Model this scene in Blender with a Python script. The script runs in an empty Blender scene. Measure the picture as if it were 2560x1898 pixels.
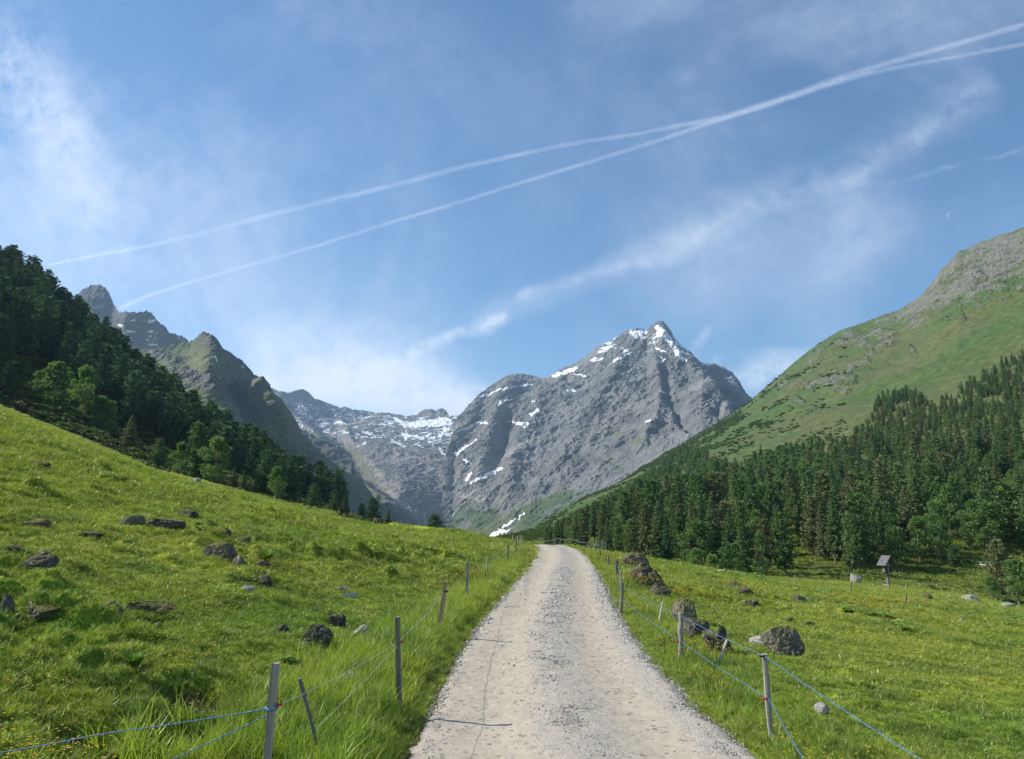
import bpy, math, random
import numpy as np

# ------------------------------------------------------------------ camera, sky, sun, exposure
C = bpy.data.collections.new("alpine_valley"); bpy.context.scene.collection.children.link(C)
SC = bpy.context.scene
FPX, CX, CY = 1971.0, 1280.0, 949.0
HOR = 1300.0
PITCH = math.atan((HOR-CY)/FPX)
CAMZ = 2.1
cam = bpy.data.cameras.new("camera"); camo = bpy.data.objects.new("camera", cam); C.objects.link(camo)
camo.location = (0, 0, CAMZ); camo.rotation_euler = (math.pi/2+PITCH, 0, 0)
cam.sensor_fit = 'HORIZONTAL'; cam.sensor_width = 36; cam.lens = 36*FPX/2560
cam.clip_start = 0.1; cam.clip_end = 120000
SC.camera = camo
SUN_EL, SUN_AZ = math.radians(40), math.radians(-79)      # azimuth from +Y (ahead), negative = left
SUN_STRENGTH, SKY_STRENGTH, EXPOSURE = 5.0, 0.105, 0.55
HAZE_DENSITY = 7.5e-5
SC.view_settings.view_transform = 'Standard'; SC.view_settings.look = 'None'
SC.view_settings.exposure = EXPOSURE; SC.view_settings.gamma = 1.0
SC.render.engine = 'CYCLES'
cy = SC.cycles
cy.max_bounces = 5; cy.diffuse_bounces = 3; cy.glossy_bounces = 2; cy.transmission_bounces = 3
cy.transparent_max_bounces = 12; cy.volume_bounces = 0; cy.use_denoising = True
cy.caustics_reflective = False; cy.caustics_refractive = False

sunl = bpy.data.lights.new("sun", 'SUN'); suno = bpy.data.objects.new("sun", sunl); C.objects.link(suno)
sunl.energy = SUN_STRENGTH; sunl.angle = math.radians(0.53); sunl.color = (1.0, 0.95, 0.86)
sd = (math.cos(SUN_EL)*math.sin(SUN_AZ), math.cos(SUN_EL)*math.cos(SUN_AZ), math.sin(SUN_EL))
import mathutils
suno.rotation_euler = mathutils.Vector(sd).to_track_quat('Z', 'Y').to_euler()

def ray(px, py):
    """pixel of the 2560x1898 photograph -> direction (x/y, z/y)"""
    u = (np.asarray(px, float)-CX)/FPX; v = (CY-np.asarray(py, float))/FPX
    c, s = math.cos(PITCH), math.sin(PITCH)
    dy = c-v*s
    return u/dy, (s+v*c)/dy
def at(px, py, Y):
    t, e = ray(px, py)
    return np.stack([t*Y, np.asarray(Y, float)+0*t, CAMZ+e*Y], -1)
def proj(P):
    x, y, z = P[..., 0], P[..., 1], P[..., 2]-CAMZ
    c, s = math.cos(PITCH), math.sin(PITCH)
    d = np.maximum(y*c+z*s, 1e-3)
    return CX+FPX*x/d, CY-FPX*(-y*s+z*c)/d

# ---- node helpers
class NT:
    def __init__(s, tree): s.t = tree; s.n = tree.nodes; s.l = tree.links
    def add(s, typ, **kw):
        n = s.n.new(typ)
        for k, v in kw.items(): setattr(n, k, v)
        return n
    def set(s, sock, v):
        if isinstance(v, bpy.types.NodeSocket): s.l.new(v, sock)
        elif v is not None:
            if isinstance(v, (tuple, list)) and len(v) == 3 and sock.type == 'RGBA': v = (*v, 1)
            sock.default_value = v
    def math(s, op, a, b=None, c=None, clamp=False):
        n = s.add('ShaderNodeMath', operation=op, use_clamp=clamp)
        s.set(n.inputs[0], a)
        if b is not None: s.set(n.inputs[1], b)
        if c is not None: s.set(n.inputs[2], c)
        return n.outputs[0]
    def vmath(s, op, a, b=None, scale=None):
        n = s.add('ShaderNodeVectorMath', operation=op)
        s.set(n.inputs[0], a)
        if b is not None: s.set(n.inputs[1], b)
        if scale is not None: s.set(n.inputs['Scale'], scale)
        return n.outputs['Value'] if op in ('DOT_PRODUCT', 'LENGTH', 'DISTANCE') else n.outputs[0]
    def noise(s, vec, scale, detail=4, rough=.5, dist=0., typ='FBM', out='Fac'):
        n = s.add('ShaderNodeTexNoise'); n.noise_type = typ
        s.set(n.inputs['Vector'], vec); n.inputs['Scale'].default_value = scale
        n.inputs['Detail'].default_value = detail; n.inputs['Roughness'].default_value = rough
        n.inputs['Distortion'].default_value = dist
        return n.outputs[out]
    def voro(s, vec, scale, feature='F1', out='Distance', rnd=1.):
        n = s.add('ShaderNodeTexVoronoi', feature=feature)
        s.set(n.inputs['Vector'], vec); n.inputs['Scale'].default_value = scale
        if 'Randomness' in n.inputs: n.inputs['Randomness'].default_value = rnd
        return n.outputs[out]
    def mapr(s, v, a, b, c=0., d=1., smooth=False):
        n = s.add('ShaderNodeMapRange'); n.clamp = True
        if smooth: n.interpolation_type = 'SMOOTHSTEP'
        s.set(n.inputs[0], v)
        for i, q in zip((1, 2, 3, 4), (a, b, c, d)): s.set(n.inputs[i], q)
        return n.outputs[0]
    def mix(s, f, a, b, mode='MIX'):
        n = s.add('ShaderNodeMix', data_type='RGBA', blend_type=mode)
        s.set(n.inputs[0], f); s.set(n.inputs[6], a); s.set(n.inputs[7], b)
        return n.outputs[2]
    def bump(s, h, strength=.5, dist=.1, normal=None):
        n = s.add('ShaderNodeBump'); n.inputs['Strength'].default_value = strength
        n.inputs['Distance'].default_value = dist; s.set(n.inputs['Height'], h)
        if normal is not None: s.set(n.inputs['Normal'], normal)
        return n.outputs[0]
    def mapping(s, vec, scale=(1, 1, 1), rot=(0, 0, 0), loc=(0, 0, 0)):
        n = s.add('ShaderNodeMapping'); s.set(n.inputs[0], vec)
        n.inputs['Scale'].default_value = scale; n.inputs['Rotation'].default_value = rot; n.inputs['Location'].default_value = loc
        return n.outputs[0]
def new_mat(name):
    m = bpy.data.materials.new(name); m.use_nodes = True
    m.node_tree.nodes.clear()
    k = NT(m.node_tree); out = k.add('ShaderNodeOutputMaterial')
    return m, k, out
def principled(k, out, color, rough=.8, normal=None, spec=.3, **kw):
    b = k.add('ShaderNodeBsdfPrincipled')
    k.set(b.inputs['Base Color'], color); k.set(b.inputs['Roughness'], rough)
    b.inputs['Specular IOR Level'].default_value = spec
    if normal is not None: k.set(b.inputs['Normal'], normal)
    k.l.new(b.outputs[0], out.inputs['Surface'])
    return b

# ---- world: Nishita sky plus cirrus that lives in the sky's direction space
W = bpy.data.worlds.new("World"); SC.world = W; W.use_nodes = True
W.node_tree.nodes.clear(); k = NT(W.node_tree)
wo = k.add('ShaderNodeOutputWorld'); bg = k.add('ShaderNodeBackground'); bg.inputs[1].default_value = SKY_STRENGTH
sky = k.add('ShaderNodeTexSky'); sky.sky_type = 'NISHITA'; sky.sun_disc = False
sky.sun_elevation = SUN_EL; sky.sun_rotation = SUN_AZ; sky.altitude = 1800; sky.air_density = 1.15
sky.dust_density = .8; sky.ozone_density = 1.6
geo = k.add('ShaderNodeTexCoord'); D = geo.outputs['Generated']
sep = k.add('ShaderNodeSeparateXYZ'); k.l.new(D, sep.inputs[0])
yy = k.math('MAXIMUM', k.math('ABSOLUTE', sep.outputs[1]), .08)
comb = k.add('ShaderNodeCombineXYZ')
k.l.new(k.math('DIVIDE', sep.outputs[0], yy), comb.inputs[0]); k.l.new(k.math('DIVIDE', sep.outputs[2], yy), comb.inputs[1])
G0 = comb.outputs[0]
wn = k.noise(G0, 7., 5, .6, 0., out='Color')
G1 = k.vmath('ADD', G0, k.vmath('SCALE', k.vmath('SUBTRACT', wn, (.5, .5, .5)), scale=.05))
def streak(pts, w, soft=1.0, amt=1.0, warp=True):
    """soft band along a polyline given as photo pixels, evaluated in the sky's gnomonic plane"""
    tot = None
    q = [ray(x, y) for x, y in pts]
    for (a, b), (c, d) in zip(q[:-1], q[1:]):
        A = (float(a), float(b), 0.); AB = (float(c-a), float(d-b), 0.)
        rel = k.vmath('SUBTRACT', G1 if warp else G0, A)
        h = k.math('DIVIDE', k.vmath('DOT_PRODUCT', rel, AB), AB[0]**2+AB[1]**2, clamp=True)
        pr = k.add('ShaderNodeVectorMath', operation='SCALE'); pr.inputs[0].default_value = AB; k.l.new(h, pr.inputs['Scale'])
        dd = k.vmath('LENGTH', k.vmath('SUBTRACT', rel, pr.outputs[0]))
        m = k.mapr(dd, w/FPX, 0., 0., amt, smooth=True)
        tot = m if tot is None else k.math('MAXIMUM', tot, m)
    return tot
def rotn(deg, sx, sy, sc, det=6, rough=.6, dist=.3):
    v = k.mapping(k.mapping(G0, rot=(0, 0, math.radians(deg))), scale=(sx, sy, 1))
    return k.noise(v, sc, det, rough, dist)
nA = rotn(35, 1, 1, 3.2); nB = rotn(-28, .35, 1.6, 5.0, 7, .62, .5); nC = rotn(55, .3, 1.5, 6.0, 7, .65, .4)
nF = k.noise(G0, 26., 6, .65)
fibre = k.math('ADD', k.math('MULTIPLY', nB, .6), k.math('MULTIPLY', nF, .4))
fibre2 = k.math('ADD', k.math('MULTIPLY', nC, .6), k.math('MULTIPLY', nF, .4))
terms = []
def term(mask, tex, lo, hi, g): terms.append(k.math('MULTIPLY', k.math('MULTIPLY', mask, k.mapr(tex, lo, hi)), g))
term(k.mapr(nA, .42, .72, smooth=True), fibre, .3, .75, .26)                                     # thin veil everywhere
term(streak([(-200, -150), (20, 130), (150, 300), (250, 500)], 340), fibre2, .42, .78, .36)            # bright veil at the upper left
term(streak([(-100, 60), (60, 170), (180, 330), (235, 480)], 120), fibre2, .36, .70, .52)
term(streak([(-100, 140), (40, 210), (120, 330)], 170), fibre2, .42, .7, .4)
term(streak([(-200, 500), (300, 620), (520, 780), (900, 1000)], 420), fibre2, .2, .8, .50)
term(streak([(500, 330), (620, 560), (560, 700)], 200), fibre2, .3, .7, .26)
term(streak([(640, 1010), (830, 960), (1000, 985), (1190, 1040)], 120), nF, .22, .52, .92)              # bright cloud behind the glacier
term(streak([(700, 900), (860, 930), (1050, 1000)], 190), fibre2, .25, .6, .62)
term(streak([(930, 930), (1060, 865), (1190, 815), (1260, 795)], 30), nF, .32, .6, .62)                # old spread contrail
term(streak([(1200, 800), (1450, 700), (1700, 600), (1900, 510)], 60), fibre, .25, .6, .26)
term(streak([(1300, 740), (1450, 690), (1620, 650)], 26), nF, .3, .6, .25)
term(streak([(1700, 600), (1900, 500), (2150, 430), (2300, 330), (2440, 235)], 100), fibre, .34, .80, .36)
term(streak([(2120, 460), (2290, 350), (2420, 250)], 45), nF, .3, .65, .15)
term(streak([(1700, 640), (1950, 640), (2150, 560)], 260), fibre, .2, .7, .32)
term(streak([(2130, 480), (2120, 640), (2060, 800)], 150), fibre, .25, .7, .25)
term(streak([(1735, 880), (1775, 820)], 26), nF, .25, .6, .35)
term(streak([(2240, 460), (2400, 410), (2560, 375)], 12), nF, .2, .6, .13)
term(streak([(1820, 960), (1950, 925), (2060, 930)], 60), nF, .3, .55, .60)
term(streak([(1800, 890), (2050, 880)], 24), nF, .25, .6, .25)
term(streak([(1500, 0), (2100, 60), (2600, -20)], 200), fibre, .3, .7, .22)
term(streak([(900, 60), (1200, 250), (1700, 330)], 300), fibre2, .35, .75, .13)

cl = terms[0]
for t_ in terms[1:]:   # screen-add
    cl = k.math('SUBTRACT', k.math('ADD', cl, t_), k.math('MULTIPLY', cl, t_))
up = k.mapr(sep.outputs[2], -.02, .05)
cl = k.math('MULTIPLY', cl, up)
col = k.mix(cl, k.mix(1.0, sky.outputs[0], (.62, .83, .96), 'MULTIPLY'), (6.6, 7.1, 8.1))
k.l.new(col, bg.inputs[0]); k.l.new(bg.outputs[0], wo.inputs[0])

# ------------------------------------------------------------------ numpy noise
_rs = np.random.RandomState(7)
_perm = _rs.permutation(256); _perm = np.concatenate([_perm, _perm, _perm])
_grad = _rs.normal(size=(256, 3)); _grad /= np.linalg.norm(_grad, axis=1)[:, None]
_grad = _grad.astype(np.float32)
def pnoise(x, y, z=0.):
    x, y, z = np.broadcast_arrays(np.asarray(x, np.float32), np.asarray(y, np.float32), np.asarray(z, np.float32))
    xi, yi, zi = np.floor(x).astype(np.int64), np.floor(y).astype(np.int64), np.floor(z).astype(np.int64)
    xf, yf, zf = x-xi, y-yi, z-zi
    xi &= 255; yi &= 255; zi &= 255
    u, v, w = (q*q*q*(q*(q*6-15)+10) for q in (xf, yf, zf))
    def g(dx, dy, dz):
        h = _perm[_perm[_perm[(xi+dx) & 255]+((yi+dy) & 255)]+((zi+dz) & 255)]
        gr = _grad[h]
        return gr[..., 0]*(xf-dx)+gr[..., 1]*(yf-dy)+gr[..., 2]*(zf-dz)
    l = lambda a, b, t: a+(b-a)*t
    return 1.5*l(l(l(g(0,0,0), g(1,0,0), u), l(g(0,1,0), g(1,1,0), u), v), l(l(g(0,0,1), g(1,0,1), u), l(g(0,1,1), g(1,1,1), u), v), w)
def fbm(x, y, z=0., o=4, gain=.5, ridged=False):
    s = 0.; a = 1.; n = 0.; f = 1.
    for i in range(o):
        v = pnoise(x*f+i*17.3, y*f-i*9.1, z*f+i*5.7)
        if ridged: v = 1-2*np.abs(v)*1.3
        s = s+a*v; n += a; a *= gain; f *= 2.03
    return s/n
def sstep(a, b, x):
    t = np.clip((x-a)/(b-a), 0, 1); return t*t*(3-2*t)

# ------------------------------------------------------------------ object helpers
def tag(o, label=None, cat=None, group=None, kind=None):
    if label: o['label'] = label
    if cat: o['category'] = cat
    if group: o['group'] = group
    if kind: o['kind'] = kind
    return o
def link(name, data, parent=None):
    o = bpy.data.objects.new(name, data); C.objects.link(o)
    if parent: o.parent = parent
    return o
def empty(name, loc, label, cat, group=None):
    o = link(name, None); o.location = tuple(float(q) for q in loc); o.empty_display_size = .2
    return tag(o, label, cat, group)
def np_mesh(name, V, Fq, mats=(), smooth=True, attrs=None, matidx=None):
    """Fq: (n,4) or (n,3) int array, or list of such arrays"""
    me = bpy.data.meshes.new(name)
    V = np.asarray(V, np.float32).reshape(-1, 3)
    Fs = Fq if isinstance(Fq, list) else [Fq]
    Fs = [np.asarray(f, np.int32) for f in Fs if len(f)]
    me.vertices.add(len(V)); me.vertices.foreach_set('co', V.ravel())
    if Fs:
        loops = np.concatenate([f.ravel() for f in Fs]); tot = np.concatenate([np.full(len(f), f.shape[1], np.int32) for f in Fs])
        st = np.concatenate([[0], np.cumsum(tot)[:-1]]).astype(np.int32)
        me.loops.add(len(loops)); me.loops.foreach_set('vertex_index', loops)
        me.polygons.add(len(tot)); me.polygons.foreach_set('loop_start', st)
        me.polygons.foreach_set('use_smooth', np.full(len(tot), smooth, bool))
        if matidx is not None: me.polygons.foreach_set('material_index', np.asarray(matidx, np.int32))
    for m in mats: me.materials.append(m)
    if attrs:
        for n, (typ, arr) in attrs.items():
            a = me.attributes.new(n, typ, 'POINT')
            key = {'FLOAT': 'value', 'INT': 'value', 'FLOAT_COLOR': 'color', 'FLOAT_VECTOR': 'vector'}[typ]
            a.data.foreach_set(key, np.asarray(arr, np.int32 if typ == 'INT' else np.float32).ravel())
    me.update(); me.validate()
    return me
def grid_faces(nr, nc):
    i = np.arange(nr*nc).reshape(nr, nc)
    return np.stack([i[:-1, :-1], i[:-1, 1:], i[1:, 1:], i[1:, :-1]], -1).reshape(-1, 4)
class Geo:
    def __init__(s): s.V = []; s.Q = []; s.T = []; s.n = 0
    def add(s, V, Q=None, T=None):
        V = np.asarray(V, float).reshape(-1, 3)
        if Q is not None and len(Q): s.Q.append(np.asarray(Q)+s.n)
        if T is not None and len(T): s.T.append(np.asarray(T)+s.n)
        s.V.append(V); s.n += len(V)
    def tube(s, pts, rad, n=6, cap=True):
        pts = np.asarray(pts, float); rad = np.broadcast_to(np.asarray(rad, float), (len(pts),))
        tg = np.gradient(pts, axis=0); tg /= np.linalg.norm(tg, axis=1)[:, None]+1e-9
        ref = np.array([0, 0, 1.]) if abs(tg[:, 2]).mean() < .8 else np.array([1., 0, 0])
        a = np.cross(tg, ref); a /= np.linalg.norm(a, axis=1)[:, None]+1e-9; b = np.cross(tg, a)
        th = np.linspace(0, 2*np.pi, n, endpoint=False)
        R = pts[:, None]+rad[:, None, None]*(np.cos(th)[None, :, None]*a[:, None]+np.sin(th)[None, :, None]*b[:, None])
        V = R.reshape(-1, 3); i = np.arange(len(pts)*n).reshape(-1, n); j = np.roll(i, -1, 1)
        Q = np.stack([i[:-1], j[:-1], j[1:], i[1:]], -1).reshape(-1, 4)
        T = []
        if cap:
            V = np.vstack([V, pts[:1], pts[-1:]]); m = len(pts)*n
            T = [(m, j[0, q], i[0, q]) for q in range(n)]+[(m+1, i[-1, q], j[-1, q]) for q in range(n)]
        s.add(V, Q, T)
    def box(s, c, size, rot=None, jitter=0., rs=None):
        x, y, z = size; V = np.array([(a*x/2, b*y/2, c_*z/2) for c_ in (-1, 1) for b in (-1, 1) for a in (-1, 1)], float)
        if jitter and rs is not None: V += rs.uniform(-jitter, jitter, V.shape)
        if rot is not None: V = V @ np.array(rot).T
        s.add(V+np.array(c), [(0, 2, 3, 1), (4, 5, 7, 6), (0, 1, 5, 4), (2, 6, 7, 3), (0, 4, 6, 2), (1, 3, 7, 5)])
    def mesh(s, name, mats=(), smooth=False, attrs=None):
        F = []
        if s.Q: F.append(np.vstack(s.Q))
        if s.T: F.append(np.vstack(s.T))
        return np_mesh(name, np.vstack(s.V), F, mats, smooth, attrs)
def rotz(a): c, s = math.cos(a), math.sin(a); return np.array([[c, -s, 0], [s, c, 0], [0, 0, 1.]])

def scatter(name, protos, P, scale, rot, idx, mats, kind='stuff', label=None, cat=None, group=None):
    """ONE object: prototype meshes and seed points in one mesh, geometry nodes instance the one on the other.
    protos: list of (V, Q, T, material index)"""
    Vs, Qs, Ts, mi_q, mi_t, pid, n = [], [], [], [], [], [], 0
    for j, (V, Q, T, mi) in enumerate(protos):
        V = np.asarray(V, float).reshape(-1, 3)
        if Q is not None and len(Q): Qs.append(np.asarray(Q)+n); mi_q += list(np.broadcast_to(mi, len(Q)))
        if T is not None and len(T): Ts.append(np.asarray(T)+n); mi_t += list(np.broadcast_to(mi, len(T)))
        Vs.append(V); pid += [j]*len(V); n += len(V)
    P = np.asarray(P, float).reshape(-1, 3); N = len(P)
    V = np.vstack(Vs+[P]); pid = np.array(pid+[-1]*N)
    scl = np.ones((len(V), 3)); scl[n:] = np.asarray(scale, float).reshape(N, -1)
    rt = np.zeros((len(V), 3)); rt[n:] = rot
    ix = np.zeros(len(V), int); ix[n:] = idx
    F = ([np.vstack(Qs)] if Qs else [])+([np.vstack(Ts)] if Ts else [])
    me = np_mesh(name, V, F, mats, False, {'pid': ('INT', pid), 'scl': ('FLOAT_VECTOR', scl), 'rot': ('FLOAT_VECTOR', rt), 'idx': ('INT', ix)}, mi_q+mi_t)
    o = link(name, me); tag(o, label, cat, group, kind)
    ng = bpy.data.node_groups.new(name+"_nodes", 'GeometryNodeTree')
    ng.interface.new_socket('Geometry', in_out='INPUT', socket_type='NodeSocketGeometry')
    ng.interface.new_socket('Geometry', in_out='OUTPUT', socket_type='NodeSocketGeometry')
    gi = ng.nodes.new('NodeGroupInput'); go = ng.nodes.new('NodeGroupOutput')
    def attr(nm, dt):
        a = ng.nodes.new('GeometryNodeInputNamedAttribute'); a.data_type = dt; a.inputs[0].default_value = nm
        return a.outputs[0]
    def sepn(val):
        s = ng.nodes.new('GeometryNodeSeparateGeometry'); s.domain = 'POINT'
        c = ng.nodes.new('FunctionNodeCompare'); c.data_type = 'INT'; c.operation = 'EQUAL'
        ng.links.new(attr('pid', 'INT'), c.inputs[2]); c.inputs[3].default_value = val
        ng.links.new(c.outputs[0], s.inputs[1]); ng.links.new(gi.outputs[0], s.inputs[0])
        return s.outputs[0]
    g2i = ng.nodes.new('GeometryNodeGeometryToInstance')
    for j in range(len(protos)): ng.links.new(sepn(j), g2i.inputs[0])
    iop = ng.nodes.new('GeometryNodeInstanceOnPoints')
    ng.links.new(sepn(-1), iop.inputs['Points']); ng.links.new(g2i.outputs[0], iop.inputs['Instance'])
    iop.inputs['Pick Instance'].default_value = True
    ng.links.new(attr('idx', 'INT'), iop.inputs['Instance Index'])
    e2r = ng.nodes.new('FunctionNodeEulerToRotation'); ng.links.new(attr('rot', 'FLOAT_VECTOR'), e2r.inputs[0])
    ng.links.new(e2r.outputs[0], iop.inputs['Rotation']); ng.links.new(attr('scl', 'FLOAT_VECTOR'), iop.inputs['Scale'])
    ng.links.new(iop.outputs[0], go.inputs[0])
    md = o.modifiers.new('scatter', 'NODES'); md.node_group = ng
    return o
# ------------------------------------------------------------------ near ground: height function
def tabf(tab, cols=3):
    a = np.array(tab, float); t, e = ray(a[:, 0], a[:, 1]); return t, e, a[:, 2]
CREST = [(-500,790,130),(0,1010,130),(200,1090,130),(400,1175,125),(560,1215,120),(720,1258,110),(860,1285,100),(1000,1310,90),
 (1150,1325,80),(1250,1341,68),(1308,1355,61),(1322,1364,59),(1340,1365,59),(1400,1364,60),(1450,1371,57),(1470,1376,55),(1600,1393,56),
 (1700,1411,60),(1800,1428,66),(1900,1442,74),(2000,1450,85),(2100,1455,95),(2215,1462,104),(2400,1482,104),(2560,1515,98),(2900,1590,90)]
ct, ce, cY = tabf(CREST)
_ry = [-12, 0, 7, 10.35, 15, 20.7, 30, 41, 50, 55, 58, 62, 66, 71, 78, 90]
_rx = [.55, .62, .62, .55, .70, 1.10, 1.80, 2.55, 2.95, 2.90, 2.65, 1.8, .4, -2.2, -7.5, -18]
from itertools import accumulate
_yy = np.linspace(-12, 90, 1021); _xx = np.interp(_yy, _ry, _rx)
_kern = np.hanning(41); _kern /= _kern.sum()
_xx = np.convolve(np.pad(_xx, 20, mode='edge'), _kern, 'valid')
_sx = np.gradient(_xx, _yy)
def road_d(x, y):
    xc = np.interp(y, _yy, _xx); sl = np.interp(y, _yy, _sx)
    return (x-xc)/np.sqrt(1+sl*sl)
def road_hw(y):   # half width left, right
    return 1.53+.06*pnoise(y*.35, 3.1)+.13*sstep(10, 6.5, y), 1.57+.07*pnoise(y*.3, 9.7)+.10*sstep(10, 6.5, y)
def base_h(x, y):
    d = road_d(x, np.minimum(y, 52.))
    hl, hr = 1.55, 1.58
    sl = np.maximum(-d-hl, 0); sr = np.maximum(d-hr, 0)
    left = .262*sl*sl/(sl+1.6)+.05*sstep(0, .5, sl)
    right = -.112*sr*sr/(sr+1.2)-.05*sstep(0, .8, sr)
    return left+right
_czb = base_h(ct*cY, cY); _cz = CAMZ+ce*cY
def crest_of(t):
    return np.interp(t, ct, cY), np.interp(t, ct, _cz-_czb)
HOLES = [(-2.75, 6.9, .34, .30), (-3.35, 6.5, .30, .22), (-2.25, 5.7, .34, .26), (-2.75, 5.75, .30, .22), (-3.0, 7.9, .3, .14), (-1.95, 6.3, .28, .16)]
def ground_h(x, y, micro=True):
    x = np.asarray(x, float); y = np.asarray(y, float)
    t = np.clip(x/np.maximum(y, 1.), -1., 1.)
    Yc, corr = crest_of(t)
    z = base_h(x, y)+corr*sstep(12, Yc, y)
    back = np.maximum(y-Yc, 0)
    z = z-np.minimum(.06*back+.12*back*back/(back+12), 14)
    d = road_d(x, y); rw = sstep(3.8, 1.6, np.abs(d))*sstep(57, 61, y)
    z = z*(1-rw)+(.24-.055*np.maximum(y-60, 0))*rw
    s = np.maximum(np.abs(d)-1.55, 0); near = sstep(60., 20., np.hypot(x, y))
    far = sstep(0, 4, s)
    edge = sstep(0, 25, Yc-y)*.8+.2
    z = z+far*edge*(.22*fbm(x/9., y/9., 1.3, 3)+.10*fbm(x/2.6, y/2.6, 4.3, 3))
    if micro:
        L = (d < 0)
        amp = np.where(L, 1.0, .45)*sstep(.3, 3.0, s)
        patch = sstep(-.15, .35, fbm(x/6.+3, y/6., 8.8, 3))
        hum = np.maximum(fbm(x/1.15, y/1.0, 2.1, 3)-.05, 0)*np.interp(np.hypot(x, y), [5, 11, 24], [.38, .55, .95])+.16*np.maximum(fbm(x/.7, y/.8, 22.1, 3, .6, True), 0)+np.maximum(fbm(x/.42, y/.42, 6.1, 2), 0)*.15
        z = z+amp*hum*(.30+.9*patch)*(.6+.4*near)
        z = z+.022*fbm(x/.13, y/.13, .5, 2)*sstep(.0, .3, s)*sstep(45, 10, y)
        for hx, hy, hr, hd in HOLES:
            q = np.hypot(x-hx, y-hy)/hr
            z = z-hd*np.exp(-q**4)
    return z
def on_ground(x, y): return np.array([x, y, float(ground_h(x, y))])
def hit(px, py, y0=3., y1=220.):
    """the point where the ray of a photo pixel meets the near ground"""
    t, e = ray(px, py); Y = np.exp(np.linspace(math.log(y0), math.log(y1), 2500))
    f = CAMZ+e*Y-ground_h(t*Y, Y, False)
    i = np.argmax(f < 0) if (f < 0).any() else len(Y)-1
    return np.array([t*Y[i], Y[i], float(ground_h(t*Y[i], Y[i]))])

# ------------------------------------------------------------------ ground colour shared by soil sheet and grass
def grass_colour(k, P, far=False):
    """world-space grass tint: dry, lush and dark patches"""
    a = k.noise(P, .16, 4, .6); b = k.noise(P, .8, 4, .62); c = k.noise(P, .035, 3, .5)
    col = k.mix(k.mapr(a, .36, .64), (.170, .280, .026), (.350, .395, .055))
    col = k.mix(k.mapr(b, .48, .62), col, (.100, .175, .022))
    col = k.mix(k.mapr(c, .42, .60, 0, .45), col, (.33, .335, .045))
    return col
m_ground, k, out = new_mat("meadow_soil_and_turf")
P = k.add('ShaderNodeNewGeometry').outputs['Position']
gc = grass_colour(k, P)
fine = k.noise(P, 9., 6, .7); fine2 = k.noise(P, 38., 3, .6)
gc = k.mix(k.mapr(fine, .35, .7), k.mix(1., gc, (.55, .55, .5), 'MULTIPLY'), k.mix(1., gc, (1.25, 1.22, 1.0), 'MULTIPLY'))
n = k.add('ShaderNodeAttribute', attribute_name='soil'); soil = n.outputs['Fac']
sm = k.mapr(k.math('ADD', soil, k.math('MULTIPLY', k.math('SUBTRACT', fine, .5), 1.1)), .42, .62)
soilc = k.mix(k.mapr(fine2, .3, .7), (.06, .04, .022), (.17, .12, .07))
gc = k.mix(sm, gc, soilc)
h = k.math('ADD', fine, k.math('MULTIPLY', fine2, .4))
principled(k, out, gc, .9, k.bump(h, .8, .06), .1)

# polar sheet: fine in front of the camera, coarse behind, out to the horizon
az = np.concatenate([np.radians(np.arange(-180, -48, 3.)), np.radians(np.linspace(-48, 48, 1500)), np.radians(np.arange(51, 181, 3.))])
rr = np.concatenate([[.05, .6, 1.2, 1.8], np.exp(np.linspace(math.log(2.4), math.log(150), 1050)), np.exp(np.linspace(math.log(165), math.log(5200), 26))])
R, A = np.meshgrid(rr, az, indexing='ij'); X = R*np.sin(A); Y = R*np.cos(A)
Z = np.empty_like(X); m = Y > -12
Z[m] = ground_h(X[m], Y[m]); Z[~m] = ground_h(X[~m], np.full((~m).sum(), -12.))
Z = np.where(R > 160, np.minimum(Z, -14)-sstep(160, 900, R)*60, Z)
d = road_d(X, Y); onroad = (np.abs(d) < 1.5+.1*sstep(10, 6.5, Y)) & (Y > -11) & (Y < 88)
Z = np.where(onroad, Z-.06*sstep(1.5, 1.35, np.abs(d)), Z)
s_ = np.abs(d)-1.55
soil = .62*sstep(.25, -.05, s_)*sstep(60, 12, Y)
for hx, hy, hr, hd in HOLES: soil = np.maximum(soil, 1.0*np.exp(-(np.hypot(X-hx, Y-hy)/(hr*1.0))**4))
soil = np.maximum(soil, .75*sstep(.35, .6, fbm(X/1.7, Y/1.7, 9.9, 3))*(np.hypot(X, Y) < 120))
me = np_mesh("ground", np.stack([X, Y, Z], -1), grid_faces(*X.shape), [m_ground], True, {'soil': ('FLOAT', soil)})
tag(link("ground", me), kind='structure', label='sunny green alpine meadow on both sides of the gravel road')

# ------------------------------------------------------------------ gravel road
m_road, k, out = new_mat("road_gravel")
P = k.add('ShaderNodeNewGeometry').outputs['Position']
lat = k.add('ShaderNodeAttribute', attribute_name='lat').outputs['Fac']
w1 = k.noise(P, .5, 4, .6); w2 = k.noise(P, 2.6, 5, .65)
latw = k.math('ADD', lat, k.math('MULTIPLY', k.math('SUBTRACT', w2, .5), .55))
latw = k.math('ADD', latw, k.math('MULTIPLY', k.math('SUBTRACT', w1, .5), .25))
mid = k.math('MULTIPLY', k.mapr(k.math('ABSOLUTE', k.math('SUBTRACT', latw, .02)), .50, .28), k.mapr(k.noise(P, .23, 2), .30, .5, .35, 1.))
edg = k.mapr(latw, .95, 1.2); edl = k.mapr(latw, -1.25, -1.45)
loose = k.math('MAXIMUM', mid, k.math('MAXIMUM', edg, edl))
tan = k.mix(k.mapr(w2, .3, .7), (.355, .305, .230), (.425, .375, .295))
v1 = k.voro(P, 55., out='Color'); v2 = k.voro(P, 24., out='Color')
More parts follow.
